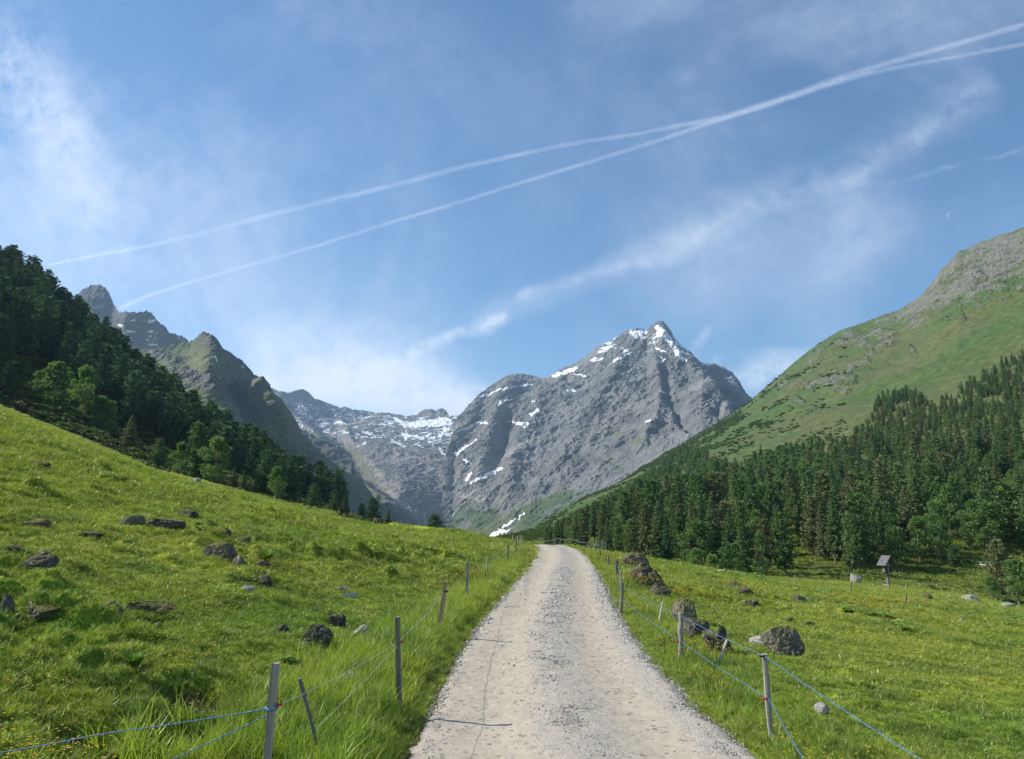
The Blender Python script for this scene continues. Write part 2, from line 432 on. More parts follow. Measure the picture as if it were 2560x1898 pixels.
sepv = k.add('ShaderNodeSeparateColor'); k.l.new(v1, sepv.inputs[0]); sv2 = k.add('ShaderNodeSeparateColor'); k.l.new(v2, sv2.inputs[0])
peb = k.mix(sepv.outputs[0], (.24, .225, .20), (.47, .445, .40))
peb = k.mix(k.mapr(sepv.outputs[1], .6, .9), peb, (.36, .30, .22))
tan2 = k.mix(k.math('MULTIPLY', k.mapr(sv2.outputs[0], .90, .97), .8), tan, (.13, .12, .10))
tan2 = k.mix(k.math('MULTIPLY', k.mapr(sepv.outputs[2], .86, .95), .6), tan2, (.52, .50, .47))
colr = k.mix(k.math('MULTIPLY', loose, .72), tan2, peb)
colr = k.mix(k.math('MULTIPLY', k.mapr(k.noise(P, 1.2, 4, .7), .58, .70), k.math('MULTIPLY', mid, .55)), colr, (.10, .12, .035))
hd1 = k.voro(P, 55.); hd2 = k.noise(P, 90., 3, .7)
hh = k.math('ADD', k.math('MULTIPLY', k.math('SUBTRACT', 1., hd1), k.math('ADD', .25, loose)), k.math('MULTIPLY', hd2, .5))
principled(k, out, colr, .92, k.bump(hh, .55, .010), .15)
ys = np.concatenate([np.arange(-11, 2, .5), np.arange(2, 16, .03), np.arange(16, 34, .06), np.arange(34, 88, .2)])
ls = np.concatenate([np.linspace(-1, 1, 121)])
hl, hr = road_hw(ys)
jl = hl+.10*fbm(ys/.35, 2., 0, 3)+.06*fbm(ys/.09, 5., 0, 2); jr = hr+.12*fbm(ys/.4, 7., 0, 3)+.07*fbm(ys/.09, 15., 0, 2)
xc = np.interp(ys, _yy, _xx); sl = np.interp(ys, _yy, _sx); nrm = np.sqrt(1+sl*sl)
off = np.where(ls[None] < 0, ls[None]*jl[:, None], ls[None]*jr[:, None])
RX = xc[:, None]+off/nrm[:, None]; RY = ys[:, None]-off*sl[:, None]/nrm[:, None]
RZ = ground_h(RX, RY, False)
edgew = sstep(1.0, .86, np.abs(ls))[None]
prof = .035*np.exp(-(off/.42)**2)-.03*np.exp(-((off-.8)/.35)**2)-.03*np.exp(-((off+.8)/.35)**2)
lump = np.exp(-(off/.5)**2)*.05*np.maximum(fbm(RX/.5, RY/.3, 3.3, 3), 0)*sstep(14, 24, RY)
RZ = RZ+.012+edgew*(prof+.02+lump+.018*fbm(RX/.5, RY/.7, .7, 3)+.010*fbm(RX/.12, RY/.12, 2.7, 2))-.04*(1-edgew)
me = np_mesh("road", np.stack([RX, RY, RZ], -1), grid_faces(*RX.shape), [m_road], True, {'lat': ('FLOAT', off)})
tag(link("gravel_road", me), kind='structure', label='pale gravel farm road curving over the rise')
def road_z(x, y): 
    return float(ground_h(x, y, False))+.02

# ------------------------------------------------------------------ mountains: lofted sheets at their own distances
def loft(curves, x0, x1, nx, rows, back=True, ysm=40):
    pxs = np.linspace(x0, x1, nx); Ps = []
    for c in curves:
        a = np.array(c, float)
        py = np.interp(pxs, a[:, 0], a[:, 1]); Yd = np.interp(pxs, a[:, 0], a[:, 2])
        kk = np.hanning(2*ysm+3)[1:-1]; kk /= kk.sum()
        Yd = np.convolve(np.pad(Yd, ysm, mode='edge'), kk, 'valid')
        Ps.append(at(pxs, py, Yd))
    if back:
        S = Ps[-1]; b1 = S.copy(); b1[:, 1] *= 1.05; b1[:, 2] -= .035*S[:, 1]
        b2 = S.copy(); b2[:, 1] *= 1.45; b2[:, 0] *= 1.25; b2[:, 2] = -120
        Ps += [b1, b2]; rows = list(rows)+[12, 12]
    out_ = []; sv = []
    for i in range(len(Ps)-1):
        f = np.linspace(0, 1, rows[i], endpoint=False)[:, None, None]
        p0 = Ps[max(i-1, 0)]; p1 = Ps[i]; p2 = Ps[i+1]; p3 = Ps[min(i+2, len(Ps)-1)]
        lin = p1*(1-f)+p2*f
        out_.append(lin); sv.append(i+f[:, 0, 0])
    out_.append(Ps[-1][None]); sv.append([len(Ps)-1])
    V = np.concatenate(out_); s = np.concatenate(sv)
    nsky = len(curves)-1
    # soften the kinks between control curves (not the skyline itself)
    for _ in range(6):
        W_ = V.copy(); W_[1:-1] = (V[:-2]+2*V[1:-1]+V[2:])/4
        keep = (np.abs(s-nsky) < .02) | (s > nsky)
        V = np.where(keep[:, None, None], V, W_)
    return V, s[:, None], nsky
def caps(px, py, lst):
    """how far inside a set of (x0,y0,x1,y1,w) capsules, 1 at the axis, 0 at the edge, negative outside"""
    m = np.full(px.shape, -9.)
    for x0, y0, x1, y1, w in lst:
        dx, dy = x1-x0, y1-y0; L = dx*dx+dy*dy+1e-9
        h_ = np.clip(((px-x0)*dx+(py-y0)*dy)/L, 0, 1)
        m = np.maximum(m, 1-np.hypot(px-x0-h_*dx, py-y0-h_*dy)/w)
    return m
def normals(V):
    gu = np.gradient(V, axis=1); gv = np.gradient(V, axis=0); n_ = np.cross(gu, gv)
    return n_/(np.linalg.norm(n_, axis=-1, keepdims=True)+1e-9)

def mountain_mat(name, rockA, rockB, grassA, grassB, scale, light=(.30, .29, .27), snow=(.80, .82, .86), bumpd=8.):
    """masks: attribute 'cover' R grass, G snow, B pale outcrop / scree"""
    m, k, out = new_mat(name)
    P = k.add('ShaderNodeNewGeometry').outputs['Position']
    a = k.add('ShaderNodeAttribute', attribute_name='cover'); sc = k.add('ShaderNodeSeparateColor'); k.l.new(a.outputs['Color'], sc.inputs[0])
    n1 = k.noise(P, 1/scale, 8, .68); n2 = k.noise(P, 5/scale, 6, .7)
    v = k.noise(k.mapping(P, scale=(1, 1, 2.2), rot=(0, math.radians(35), 0)), 2.6/scale, 8, .72, .8, 'RIDGED_MULTIFRACTAL')
    n3 = k.noise(P, .22/scale, 3, .5)
    rock = k.mix(k.mapr(n1, .35, .68), rockA, rockB)
    rock = k.mix(k.mapr(v, .35, 1.3), k.mix(1., rock, (.62, .62, .65), 'MULTIPLY'), rock)
    rock = k.mix(k.mapr(n3, .35, .65, 0, .5), rock, k.mix(1., rock, (1.12, 1.02, .90), 'MULTIPLY'))
    mixn = k.math('ADD', k.math('MULTIPLY', n1, .55), k.math('MULTIPLY', n2, .45))
    def thr(ch, k_, w):
        return k.math('ADD', k.math('MULTIPLY', k.math('SUBTRACT', k.math('ADD', ch, k.math('MULTIPLY', k.math('SUBTRACT', mixn, .5), k_)), .5), w), .5, clamp=True)
    gcol = k.mix(k.mapr(n3, .4, .6), grassA, grassB)
    gcol = k.mix(k.mapr(n1, .42, .62, 0, .6), gcol, k.mix(1., gcol, (1.12, .94, .95), 'MULTIPLY'))
    gcol = k.mix(k.mapr(n2, .38, .62), k.mix(1., gcol, (.50, .58, .55), 'MULTIPLY'), gcol)
    pale = k.mix(k.mapr(n2, .36, .62), k.mix(1., light, (.5, .5, .52), 'MULTIPLY'), light)
    col = k.mix(thr(sc.outputs[2], 1.6, 9.), rock, pale)
    col = k.mix(thr(sc.outputs[0], 3.4, 4.5), col, gcol)
    col = k.mix(k.mapr(sc.outputs[2], 1.2, 1.5), col, pale)
    col = k.mix(thr(sc.outputs[1], 1.1, 14.), col, snow)
    h = k.math('ADD', n1, k.math('ADD', k.math('MULTIPLY', n2, .35), k.math('MULTIPLY', v, .25)))
    rockiness = k.mapr(sc.outputs[0], .2, .9, 1., .25)
    principled(k, out, col, .9, k.bump(k.math('MULTIPLY', h, rockiness), 1., bumpd), .15)
    return m
def land(name, V, cover, mat, label):
    me = np_mesh(name, V, grid_faces(V.shape[0], V.shape[1]), [mat], True,
                 {'cover': ('FLOAT_COLOR', np.concatenate([cover, np.ones(cover.shape[:2]+(1,))], -1))})
    o = link(name, me); tag(o, label, kind='structure'); return o

# --- main peak
FSKY = [(960,1420,2900),(1040,1370,3000),(1085,1250,3100),(1105,1180,3150),(1122,1110,3250),(1145,1047,3350),(1165,1022,3400),(1200,985,3450),(1230,965,3500),
 (1265,945,3600),(1285,938,3650),(1305,938,3650),(1322,940,3650),(1340,944,3650),(1356,950,3600),(1370,949,3550),(1400,926,3500),(1430,915,3450),
 (1460,898,3400),(1470,888,3400),(1490,872,3350),(1515,860,3350),(1535,850,3300),(1560,834,3300),(1580,825,3300),(1605,823,3300),(1615,829,3300),
 (1630,816,3250),(1642,809,3250),(1652,808,3250),(1660,814,3250),(1690,846,3250),(1705,868,3250),(1722,876,3250),(1745,900,3250),(1760,910,3250),
 (1785,911,3250),(1810,920,3250),(1830,934,3200),(1850,962,3200),(1865,985,3150),(1880,1000,3150),(1900,1035,3100),(1960,1120,3000),(2050,1230,2900)]
FC = [[(960,1460,2500),(1100,1420,2350),(1300,1400,2000),(1600,1380,1600),(2050,1340,1300)],
      [(960,1440,2750),(1090,1370,2700),(1200,1280,2600),(1400,1235,2350),(1600,1170,2150),(1800,1120,1950),(2050,1260,1800)],
      [(960,1430,3000),(1060,1300,3000),(1120,1200,3000),(1250,1120,2980),(1400,1080,2850),(1640,1000,2700),(1750,980,2550),(1880,1080,2450),(2050,1245,2300)],
      FSKY]
V, s, ns = loft(FC, 985, 1990, 1500, [160, 330, 400])
def ridge_relief(V, px, py, lst):
    """broad ribs (+) and gullies (-): (polyline points, width px, metres)"""
    d_ = np.zeros(px.shape)
    for pts, w, a in lst:
        c_ = [(pts[i][0], pts[i][1], pts[i+1][0], pts[i+1][1], w) for i in range(len(pts)-1)]
        q = 1-caps(px, py, c_)
        d_ = d_+a*np.exp(-q*q*1.6)
    return d_
px, py = proj(V)
rel = ridge_relief(V, px, py, [
 ([(1650,808),(1690,900),(1760,960),(1810,1040),(1830,1100)], 22, 65), ([(1690,850),(1760,912),(1800,960),(1850,1050)], 26, -75),
 ([(1632,905),(1650,960),(1640,1040),(1600,1120)], 18, 35), ([(1655,930),(1668,1000),(1720,1080)], 14, -45),
 ([(1285,938),(1262,1000),(1240,1060),(1215,1140),(1190,1200)], 30, 50), ([(1215,985),(1200,1060),(1160,1110)], 24, -60), ([(1270,1060),(1262,1110),(1230,1180)], 22, -70),
 ([(1370,950),(1340,1040),(1290,1130),(1275,1220)], 30, 60), ([(1545,905),(1500,1000),(1460,1060),(1400,1160)], 26, 35),
 ([(1140,1120),(1130,1200),(1125,1320)], 16, -50), ([(1700,1010),(1700,1060)], 16, -30), ([(1790,1040),(1805,1075)], 12, -35)])
X, Y, Z = V[..., 0], V[..., 1], V[..., 2]
ca, sa = math.cos(math.radians(38)), math.sin(math.radians(38))
u, w = X*ca+Z*sa, -X*sa+Z*ca
wx = 90*fbm(X/400, Y/500, Z/400, 3)
r1 = fbm((X+wx)/520, Y/900, (Z+wx)/620, 5, .55, True)
r2 = fbm((u+wx)/330, Y/900, (w+.6*wx)/95, 5, .6, True)
r3 = fbm(X/55, Y/220, Z/48, 4, .6, True)
body = sstep(0., .25, s/ns)*np.where(s <= ns, 1, .3)
skyfade = .35+.65*sstep(0, .22, ns-s)
r4 = fbm((X+wx)/120+Z/160, Y/400, (Z-X*.5)/70, 5, .62, True)
n2d = skyfade*(40*r1+20*r2+rel+16*r4+16*np.maximum(r4, 0)**2)+12*r3
dd = np.array([-.05, -.80, .0])
V = V+(body*n2d)[..., None]*dd
V[..., 2] += body*0+(7.*fbm(X/30, Z/60, 3., 3, .6, True)*sstep(.35, 0., np.abs(s-ns)))
V[..., 2] += (body*(.22*n2d))*(sstep(.05, .3, ns-s))
NX = normals(V)
px, py = proj(V)
snowF = [(1645,818,1650,840,6),(1652,826,1680,858,9),(1676,852,1700,885,7),(1692,858,1722,878,4),(1693,885,1716,902,4),(1705,880,1740,893,3),(1580,832,1612,832,6),(1585,838,1590,848,4),
 (1510,873,1532,868,4),(1500,882,1518,880,2.5),(1483,901,1510,898,5.5),(1560,884,1578,869,3),(1538,903,1562,894,4),(1562,894,1577,884,4),(1385,942,1412,933,6.5),(1412,933,1440,922,5.5),
 (1440,936,1465,942,2.5),(1240,978,1292,967,3.8),(1205,993,1240,979,2.8),(1305,966,1335,963,4),(1650,908,1668,898,2.5),(1640,872,1668,880,2.5),(1648,890,1660,896,2),
 (1330,1038,1348,1026,5),(1270,1053,1290,1057,3.2),(1295,1060,1322,1060,5.5),(1312,1066,1318,1064,5),(1195,1060,1215,1056,4.5),(1150,1079,1190,1063,2.8),
 (1143,1137,1165,1118,4.2),(1165,1118,1194,1099,2.6),(1205,1193,1235,1183,5.5),(1235,1183,1256,1171,4.2),(1178,1209,1205,1193,2.6),(1167,1202,1178,1184,4),(1160,1150,1175,1158,3),
 (1232,1340,1258,1327,6),(1255,1318,1290,1297,2.6),(1262,1330,1272,1322,3),(1616,1054,1628,1054,2.4),(1658,980,1668,984,2.4),(1815,946,1828,944,3),(1758,913,1776,914,2.4),
 (1262,1003,1278,1001,2.6),(1247,1018,1252,1006,2.8),(1328,1005,1334,1005,2.6),(1420,975,1440,978,2.2),(1300,1300,1312,1284,2)]
cov = np.zeros(V.shape)
wpx = px+9*fbm(px/10., py/7., 1.5, 4)+4*r3; wpy = py+7*fbm(px/9., py/5., 7.5, 4)+2*r3
snowF = [(a, b, c, d, w*1.15) for a, b, c, d, w in snowF]
cov[..., 1] = np.clip(.28+.75*caps(wpx, wpy, snowF), 0, 1.3)
hi = sstep(905, 850, py)*(NX[..., 2]*np.sign(NX[..., 2]) > .0)*sstep(-.2, .5, r3)
cov[..., 1] = np.maximum(cov[..., 1], .50*sstep(950, 850, py)*sstep(.0, .6, r3)*(px < 1760))
g = sstep(1180, 1320, py+20*r1)*.52+.28*sstep(1110, 1330, py)*sstep(1280, 1520, px)
g = np.maximum(g, .55*np.clip(caps(px, py, [(1540,1090,1590,1098,40),(1520,1160,1560,1170,30)]), 0, 1)+.0)
g = np.maximum(g, .72*np.clip(1.5*caps(px, py, [(1290,1290,1420,1240,30),(1330,1330,1400,1300,40),(1180,1290,1230,1330,30)]), 0, 1))
cov[..., 0] = np.clip(g+.10*r4, 0, .9)
cov[..., 2] = np.clip(.55*np.clip(caps(px, py, [(1125,1180,1122,1330,9),(1200,1240,1235,1320,5),(1190,1190,1320,1100,14),(1280,1230,1190,1300,4),(1130,1290,1200,1210,9),(1150,1240,1220,1250,26)]), 0, 1)+.12, 0, 1)
m_peak = mountain_mat("granite_peak", (.150, .158, .150), (.360, .362, .340), (.055, .095, .030), (.105, .130, .045), 110., light=(.34, .325, .30), bumpd=22.)
land("mountain_peak", V, cov, m_peak, 'grey rocky pyramid peak with snow streaks below its summit')
PEAKGRID = (V.copy(), s)

# --- glacier bowl
EC = [[(560,1420,1900),(760,1400,1900),(1000,1390,2000),(1140,1380,2500),(1400,1380,2900)],
      [(560,1330,2500),(760,1300,2500),(900,1280,2500),(1000,1270,2550),(1100,1290,2800),(1400,1310,3200)],
      [(560,1180,3300),(760,1170,3300),(900,1150,3300),(1000,1160,3200),(1100,1190,3200),(1400,1230,3600)],
      [(560,1080,3900),(760,1085,3900),(900,1085,3900),(1000,1105,3800),(1100,1120,3700),(1400,1140,4000)],
      [(560,1000,4250),(690,1000,4300),(760,1000,4400),(800,1022,4600),(850,1044,4800),(900,1052,4850),(1000,1058,4900),(1140,1056,4900),(1400,1080,4900)],
      [(560,940,4300),(640,955,4300),(690,978,4400),(705,985,4400),(722,986,4400),(740,980,4400),(757,976,4450),(772,983,4500),(788,1001,4600),(805,1004,4700),(830,1013,4900),(850,1022,5000),
       (865,1018,5000),(880,1026,5000),(905,1026,5100),(930,1031,5200),(960,1032,5200),(985,1036,5200),(1015,1041,5200),(1040,1040,5200),(1050,1032,5300),(1062,1026,5300),(1080,1025,5300),
       (1090,1029,5300),(1100,1022,5300),(1112,1026,5300),(1122,1040,5200),(1140,1040,5100),(1200,1045,5000),(1400,1060,5000)]]
V, s, ns = loft(EC, 570, 1380, 1150, [60, 140, 150, 170, 130])
X, Y, Z = V[..., 0], V[..., 1], V[..., 2]
px, py = proj(V)
rel = ridge_relief(V, px, py, [([(705,1010),(800,1100),(880,1200),(1000,1290)], 20, 60), ([(740,1030),(860,1110),(900,1180)], 22, -60),
   ([(760,1060),(800,1110),(870,1180),(950,1260)], 16, 40), ([(880,1180),(1000,1260),(1060,1310)], 12, -30), ([(840,1040),(870,1080),(880,1110)], 14, 45)])
wx = 80*fbm(X/400, Y/500, Z/400, 3)
r1 = fbm((X+wx)/480, Y/700, Z/300, 5, .55, True); r3 = fbm(X/60, Y/120, Z/42, 4, .6, True)
body = (sstep(0., .2, s/ns)*np.where(s <= ns, 1, .3)*(.3+.7*sstep(0, .25, ns-s)))
n2d = 48*r1+rel+14*fbm((X+wx)/110, Y/300, Z/60, 4, .6, True)
V = V+(body*n2d)[..., None]*np.array([0, -.8, .22])
V[..., 2] += 9*r3*body+6*fbm(X/40, 1.7, 4., 3, .6, True)*sstep(.3, 0., np.abs(s-ns))
px, py = proj(V)
net = fbm(px/26+.6*fbm(px/20., py/9., 5., 2), (py+.12*px)/8.5, 2.2, 4, .6, True)
cov = np.zeros(V.shape)
bowl = sstep(1128, 1085, py-.12*(px-900))*sstep(700, 745, px)*np.where((px < 800) & (py < 1008), 0, 1)
bowl = bowl*(1-.75*sstep(.35, .0, caps(px, py, [(700,990,700,990,1)]))*0)
bowl = bowl*(1-.8*np.clip(1.5*caps(px+3*net, py+2*net, [(1050,1034,1116,1030,11)]), 0, 1))
slab = np.clip(caps(px+6*net, py+4*fbm(px/9., py/5., 3., 3), [(1015,1062,1125,1058,9),(1098,1092,1122,1074,6),(910,1080,930,1084,4),(981,1101,1014,1117,4),(893,1118,916,1107,3.2),(1103,1122,1110,1136,5),(1112,1136,1118,1142,3),(1060,1055,1110,1052,7),(990,1046,1010,1060,6),(1010,1086,1060,1096,4),(1040,1110,1060,1120,2)]), -.3, 1)
cov[..., 1] = np.clip(np.maximum(bowl*(.14+.56*net+.05*sstep(980, 1100, px)), .25+.8*slab*(bowl+.3)), 0, 1.2)
sm_ = ((px < 800) & (py < 1010)); cov[..., 1] = np.where(sm_, .30*sstep(.1, .7, net), cov[..., 1])
g = .85*sstep(1040, 1075, py-.35*(px-720))*sstep(965, 900, px-.55*(py-1150))
g = np.maximum(g, .75*sstep(1230, 1300, py))
cov[..., 0] = np.clip(g*(.62+.25*r1), 0, .9)
cov[..., 2] = np.clip(.62*np.clip(caps(px, py, [(870,1110,1040,1290,34),(1000,1140,1110,1180,50),(1050,1290,1130,1240,14)]), 0, 1)+.15, 0, 1)
m_bowl = mountain_mat("cirque_rock", (.160, .160, .152), (.330, .322, .298), (.085, .105, .045), (.13, .135, .062), 90., light=(.30, .275, .25), bumpd=18.)
land("mountain_cirque", V, cov, m_bowl, 'snow-veined rock bowl at the head of the valley')

# --- far left crags
DC = [[(60,1150,1900),(900,1250,2100)], [(60,950,2400),(300,900,2400),(450,930,2400),(900,1150,2400)],
      [(60,900,2600),(120,840,2600),(190,748,2600),(207,728,2600),(222,721,2600),(245,717,2600),(262,724,2600),(272,738,2600),(280,757,2600),(294,782,2500),(300,786,2450),
       (312,783,2400),(340,783,2400),(366,784,2400),(385,795,2400),(402,812,2400),(420,830,2400),(438,843,2400),(460,850,2400),(520,900,2400),(620,970,2400),(720,1060,2400),(900,1160,2400)]]
V, s, ns = loft(DC, 80, 880, 600, [60, 240], ysm=12)
X, Y, Z = V[..., 0], V[..., 1], V[..., 2]
r1 = fbm(X/260, Y/400, Z/240, 5, .55, True); r3 = fbm(X/40, Y/90, Z/36, 4, .6, True)
body = (np.where(s <= ns, 1, .3)*(.3+.7*sstep(0, .25, ns-s)))
V = V+(body*(34*r1+9*r3+14*fbm(X/90, Y/200, Z/80, 4, .6, True)))[..., None]*np.array([.1, -.8, .2])
V[..., 2] += 12*fbm(X/34, 1.7, 4., 4, .65, True)*sstep(.3, 0., np.abs(s-ns))
px, py = proj(V)
cov = np.zeros(V.shape)
cov[..., 1] = np.clip(.28+.8*caps(px+11*fbm(px/8., py/5., 1., 3), py+6*fbm(px/8., py/4., 4., 3), [(373,805,386,801,4.5),(332,802,338,801,2.5),(372,830,380,829,3.5),(372,841,378,841,3),(375,863,390,862,3),(412,873,432,868,3.4),(432,868,448,860,3),(316,827,334,830,3.5),(296,812,307,818,4.5),(364,849,368,850,2.5)]), 0, 1.3)
cov[..., 0] = np.clip(.5*sstep(845, 900, py), 0, .6); cov[..., 2] = .35*sstep(810, 850, py)*sstep(300, 330, px)
m_crag = mountain_mat("crag_rock", (.12, .125, .13), (.22, .215, .21), (.075, .095, .045), (.12, .125, .062), 80., light=(.27, .25, .225), bumpd=14.)
land("mountain_crag", V, cov, m_crag, 'dark bluish crag behind the pine slope with small snow patches')

# --- green mountain on the left, its valley side in shadow
CC = [[(180,1300,400),(420,1330,420),(620,1380,500),(800,1400,640),(900,1400,800),(1000,1400,1200),(1130,1400,1900)],
      [(180,1120,780),(420,1130,780),(600,1180,860),(760,1235,1000),(880,1290,1350),(970,1330,1700),(1130,1390,2250)],
      [(180,1000,1150),(420,1010,1080),(560,1070,1050),(640,1120,1120),(760,1180,1270),(860,1235,1500),(950,1290,1850),(1130,1385,2350)],
      [(180,960,1500),(250,915,1460),(300,888,1430),(345,880,1410),(395,878,1390),(425,868,1370),(455,860,1350),(473,857,1340),(490,847,1330),(500,841,1320),(508,838,1310),(520,839,1310),(532,848,1315),(545,860,1325),
       (560,873,1340),(580,890,1360),(598,903,1380),(612,915,1390),(625,932,1400),(632,942,1410),(650,952,1430),(672,972,1460),(690,990,1500),(705,1008,1530),(722,1030,1560),(742,1062,1600),(755,1090,1640),
       (768,1102,1660),(790,1122,1700),(805,1142,1740),(830,1160,1800),(850,1172,1850),(872,1186,1900),(900,1200,1950),(930,1240,2050),(955,1265,2100),(985,1295,2200),(1040,1330,2300),(1130,1380,2400)]]
V, s, ns = loft(CC, 200, 1110, 1300, [60, 160, 420], ysm=30)
X, Y, Z = V[..., 0], V[..., 1], V[..., 2]
px, py = proj(V)
rel = ridge_relief(V, px, py, [([(512,838),(560,900),(600,960),(660,1050),(720,1150)], 16, 34), ([(620,985),(640,1020),(690,1090),(760,1150)], 13, 42), ([(580,975),(610,1010),(640,1070)], 18, -55),
   ([(560,875),(570,930),(600,960)], 14, -20), ([(700,1005),(690,1070),(740,1150)], 12, 22), ([(480,925),(545,945),(590,990)], 16, -18), ([(700,1120),(760,1200),(850,1260)], 34, -45)])
wx = 40*fbm(X/200, Y/200, Z/200, 3)
r1 = fbm((X+wx)/210, Y/260, (Z+wx)/190, 5, .55, True); r3 = fbm(X/24, Y/50, Z/20, 4, .6, True)
rocky = np.clip(caps(px, py, [(430,930,520,960,30),(470,960,600,1010,26),(590,960,650,1060,22),(380,890,450,905,12),(500,850,540,880,20),(560,880,640,945,14),(720,1130,800,1180,20),(640,1150,800,1250,40)]), 0, 1)
body = (sstep(0, .12, s/ns)*np.where(s <= ns, 1, .3)*(.25+.75*sstep(0, .25, ns-s)))
V = V+(body*(26*r1*(.7+.8*rocky)+rel+11*fbm((X+wx)/70, Y/120, Z/60, 4, .6, True)+4.5*r3*(.6+1.6*rocky)))[..., None]*np.array([.45, -.62, .2])
V[..., 2] += 5.5*fbm(X/16, 1.7, 4., 4, .65, True)*sstep(.3, 0., np.abs(s-ns))
px, py = proj(V)
cov = np.zeros(V.shape)
cov[..., 0] = np.clip(.80-.62*rocky-.25*sstep(0, 1, r1)*sstep(1000, 850, py), 0, 1)
cov[..., 1] = np.clip(.25+.95*caps(px, py, [(538,890,542,903,2.2),(606,916,608,920,2.6),(548,945,550,946,1)]), 0, 1.2)
cov[..., 2] = .30*rocky
m_green = mountain_mat("alp_turf_and_rock", (.135, .135, .125), (.265, .255, .230), (.105, .140, .062), (.165, .175, .090), 50., light=(.27, .255, .225), bumpd=14.)
land("mountain_slope", V, cov, m_green, 'green and grey mountain flank above the pines, its valley side in blue shadow')

# --- right-hand mountainside
GC = [[(1200,1420,85),(1300,1400,85),(1450,1422,85),(1600,1445,90),(1700,1458,95),(1850,1466,95),(2000,1468,88),(2100,1472,90),(2215,1485,92),(2400,1512,92),(2560,1545,88),(2760,1580,85)],
      [(1200,1392,180),(1300,1378,200),(1400,1378,180),(1560,1392,165),(1700,1408,150),(1900,1422,135),(2000,1440,125),(2150,1442,120),(2300,1435,125),(2400,1430,125),(2560,1420,125),(2760,1410,125)],
      [(1200,1378,330),(1340,1350,330),(1500,1335,300),(1700,1310,280),(1900,1280,260),(2150,1240,240),(2350,1210,230),(2560,1180,220),(2760,1150,210)],
      [(1200,1372,470),(1340,1335,480),(1500,1270,500),(1700,1180,520),(1900,1100,520),(2150,1020,490),(2350,960,460),(2560,900,430),(2760,850,400)],
      [(1200,1365,600),(1320,1345,640),(1340,1332,660),(1400,1292,740),(1480,1246,850),(1560,1205,950),(1640,1155,1050),(1700,1118,1120),(1790,1062,1150),(1840,1030,1150),(1880,1000,1150),(1905,978,1150),(1940,950,1140),(1980,912,1130),
       (2020,880,1120),(2050,858,1110),(2075,842,1100),(2100,828,1090),(2140,815,1070),(2180,801,1050),(2215,788,1030),(2245,780,1010),(2270,764,1000),(2300,745,980),(2325,718,960),(2340,700,950),(2352,680,940),(2375,660,930),
       (2400,630,910),(2415,628,900),(2440,612,890),(2470,603,880),(2490,597,870),(2520,585,860),(2545,578,850),(2560,571,840),(2600,545,820),(2760,480,780)]]
V, s, ns = loft(GC, 1230, 2740, 1500, [60, 110, 190, 420], ysm=30)
X, Y, Z = V[..., 0], V[..., 1], V[..., 2]
px, py = proj(V)
wx = 30*fbm(X/150, Y/150, Z/150, 3)
r1 = fbm((X+wx)/170, Y/260, (Z+wx)/120, 5, .5, True); r3 = fbm(X/14, Y/20, Z/9, 4, .6, True)
outc = [(2350,700,2560,640,70),(2300,760,2500,710,40),(2400,640,2560,600,36),(2200,810,2330,770,18),(2280,800,2300,770,24),(2120,845,2160,860,20),(2190,830,2220,850,22),(2090,865,2130,850,14),(2060,880,2030,920,10),(2130,915,2170,905,8),
        (2180,880,2230,850,10),(2420,735,2490,720,12),(2380,765,2420,745,8),(2280,825,2320,800,10),(2090,945,2130,960,16),(1965,970,1990,968,10),(2000,965,2060,955,7),(2020,970,2040,980,8),(2140,920,2110,940,9),(2070,960,2125,975,16),
        (1990,1000,2010,1015,6),(2030,1035,2060,1025,5),(2370,800,2410,800,4),(2280,875,2290,880,6),(1930,940,1990,885,6),(2020,915,2035,905,6),(2520,740,2560,735,5)]
wpx = px+14*fbm(px/22., py/16., 1.5, 4); wpy = py+10*fbm(px/20., py/14., 7.5, 4)
oc = caps(wpx, wpy, [(a, b, c, d, w*1.7) for a, b, c, d, w in outc]); big = caps(wpx, wpy, outc[:3])
rocky = np.clip(sstep(0, .8, oc)*.55+.42*fbm(px/17.+.25*py/10, py/8., 3.3, 5, .62, True)*sstep(0, .3, oc)+.28*sstep(0, .9, big), 0, 1)
body = (sstep(0.02, .35, s/ns)*np.where(s <= ns, 1, .3)*(.2+.8*sstep(0, .25, ns-s)))
V = V+(body*(11*r1+rocky*4.0*r3+1.2*r3))[..., None]*np.array([-.55, -.45, .35])
V[..., 2] += 1.6*fbm(X/10, Y/40, 4., 3, .6, True)*(sstep(.3, 0., np.abs(s-ns)))*sstep(1850, 2350, px)
V[..., 2] += .25*fbm(X/6., Y/6., 1., 3)*sstep(1.9, 1.0, s)
px, py = proj(V)
cov = np.zeros(V.shape)
cov[..., 0] = np.clip(.98-.62*rocky, 0, 1)
cov[..., 2] = np.clip(.35+.5*rocky, 0, 1)*(rocky > .02)
fl = sstep(1.7, .9, s)*sstep(1330, 1380, py)
cov[..., 0] = np.maximum(cov[..., 0], fl)
m_right = mountain_mat("mountain_meadow", (.20, .195, .175), (.30, .29, .26), (.072, .120, .034), (.108, .126, .046), 26., light=(.20, .20, .172), bumpd=4.)
land("mountainside", V, cov, m_right, 'green mountainside with pale rock outcrops above the spruce forest')
GV, GS = V, s[:, 0] if False else s

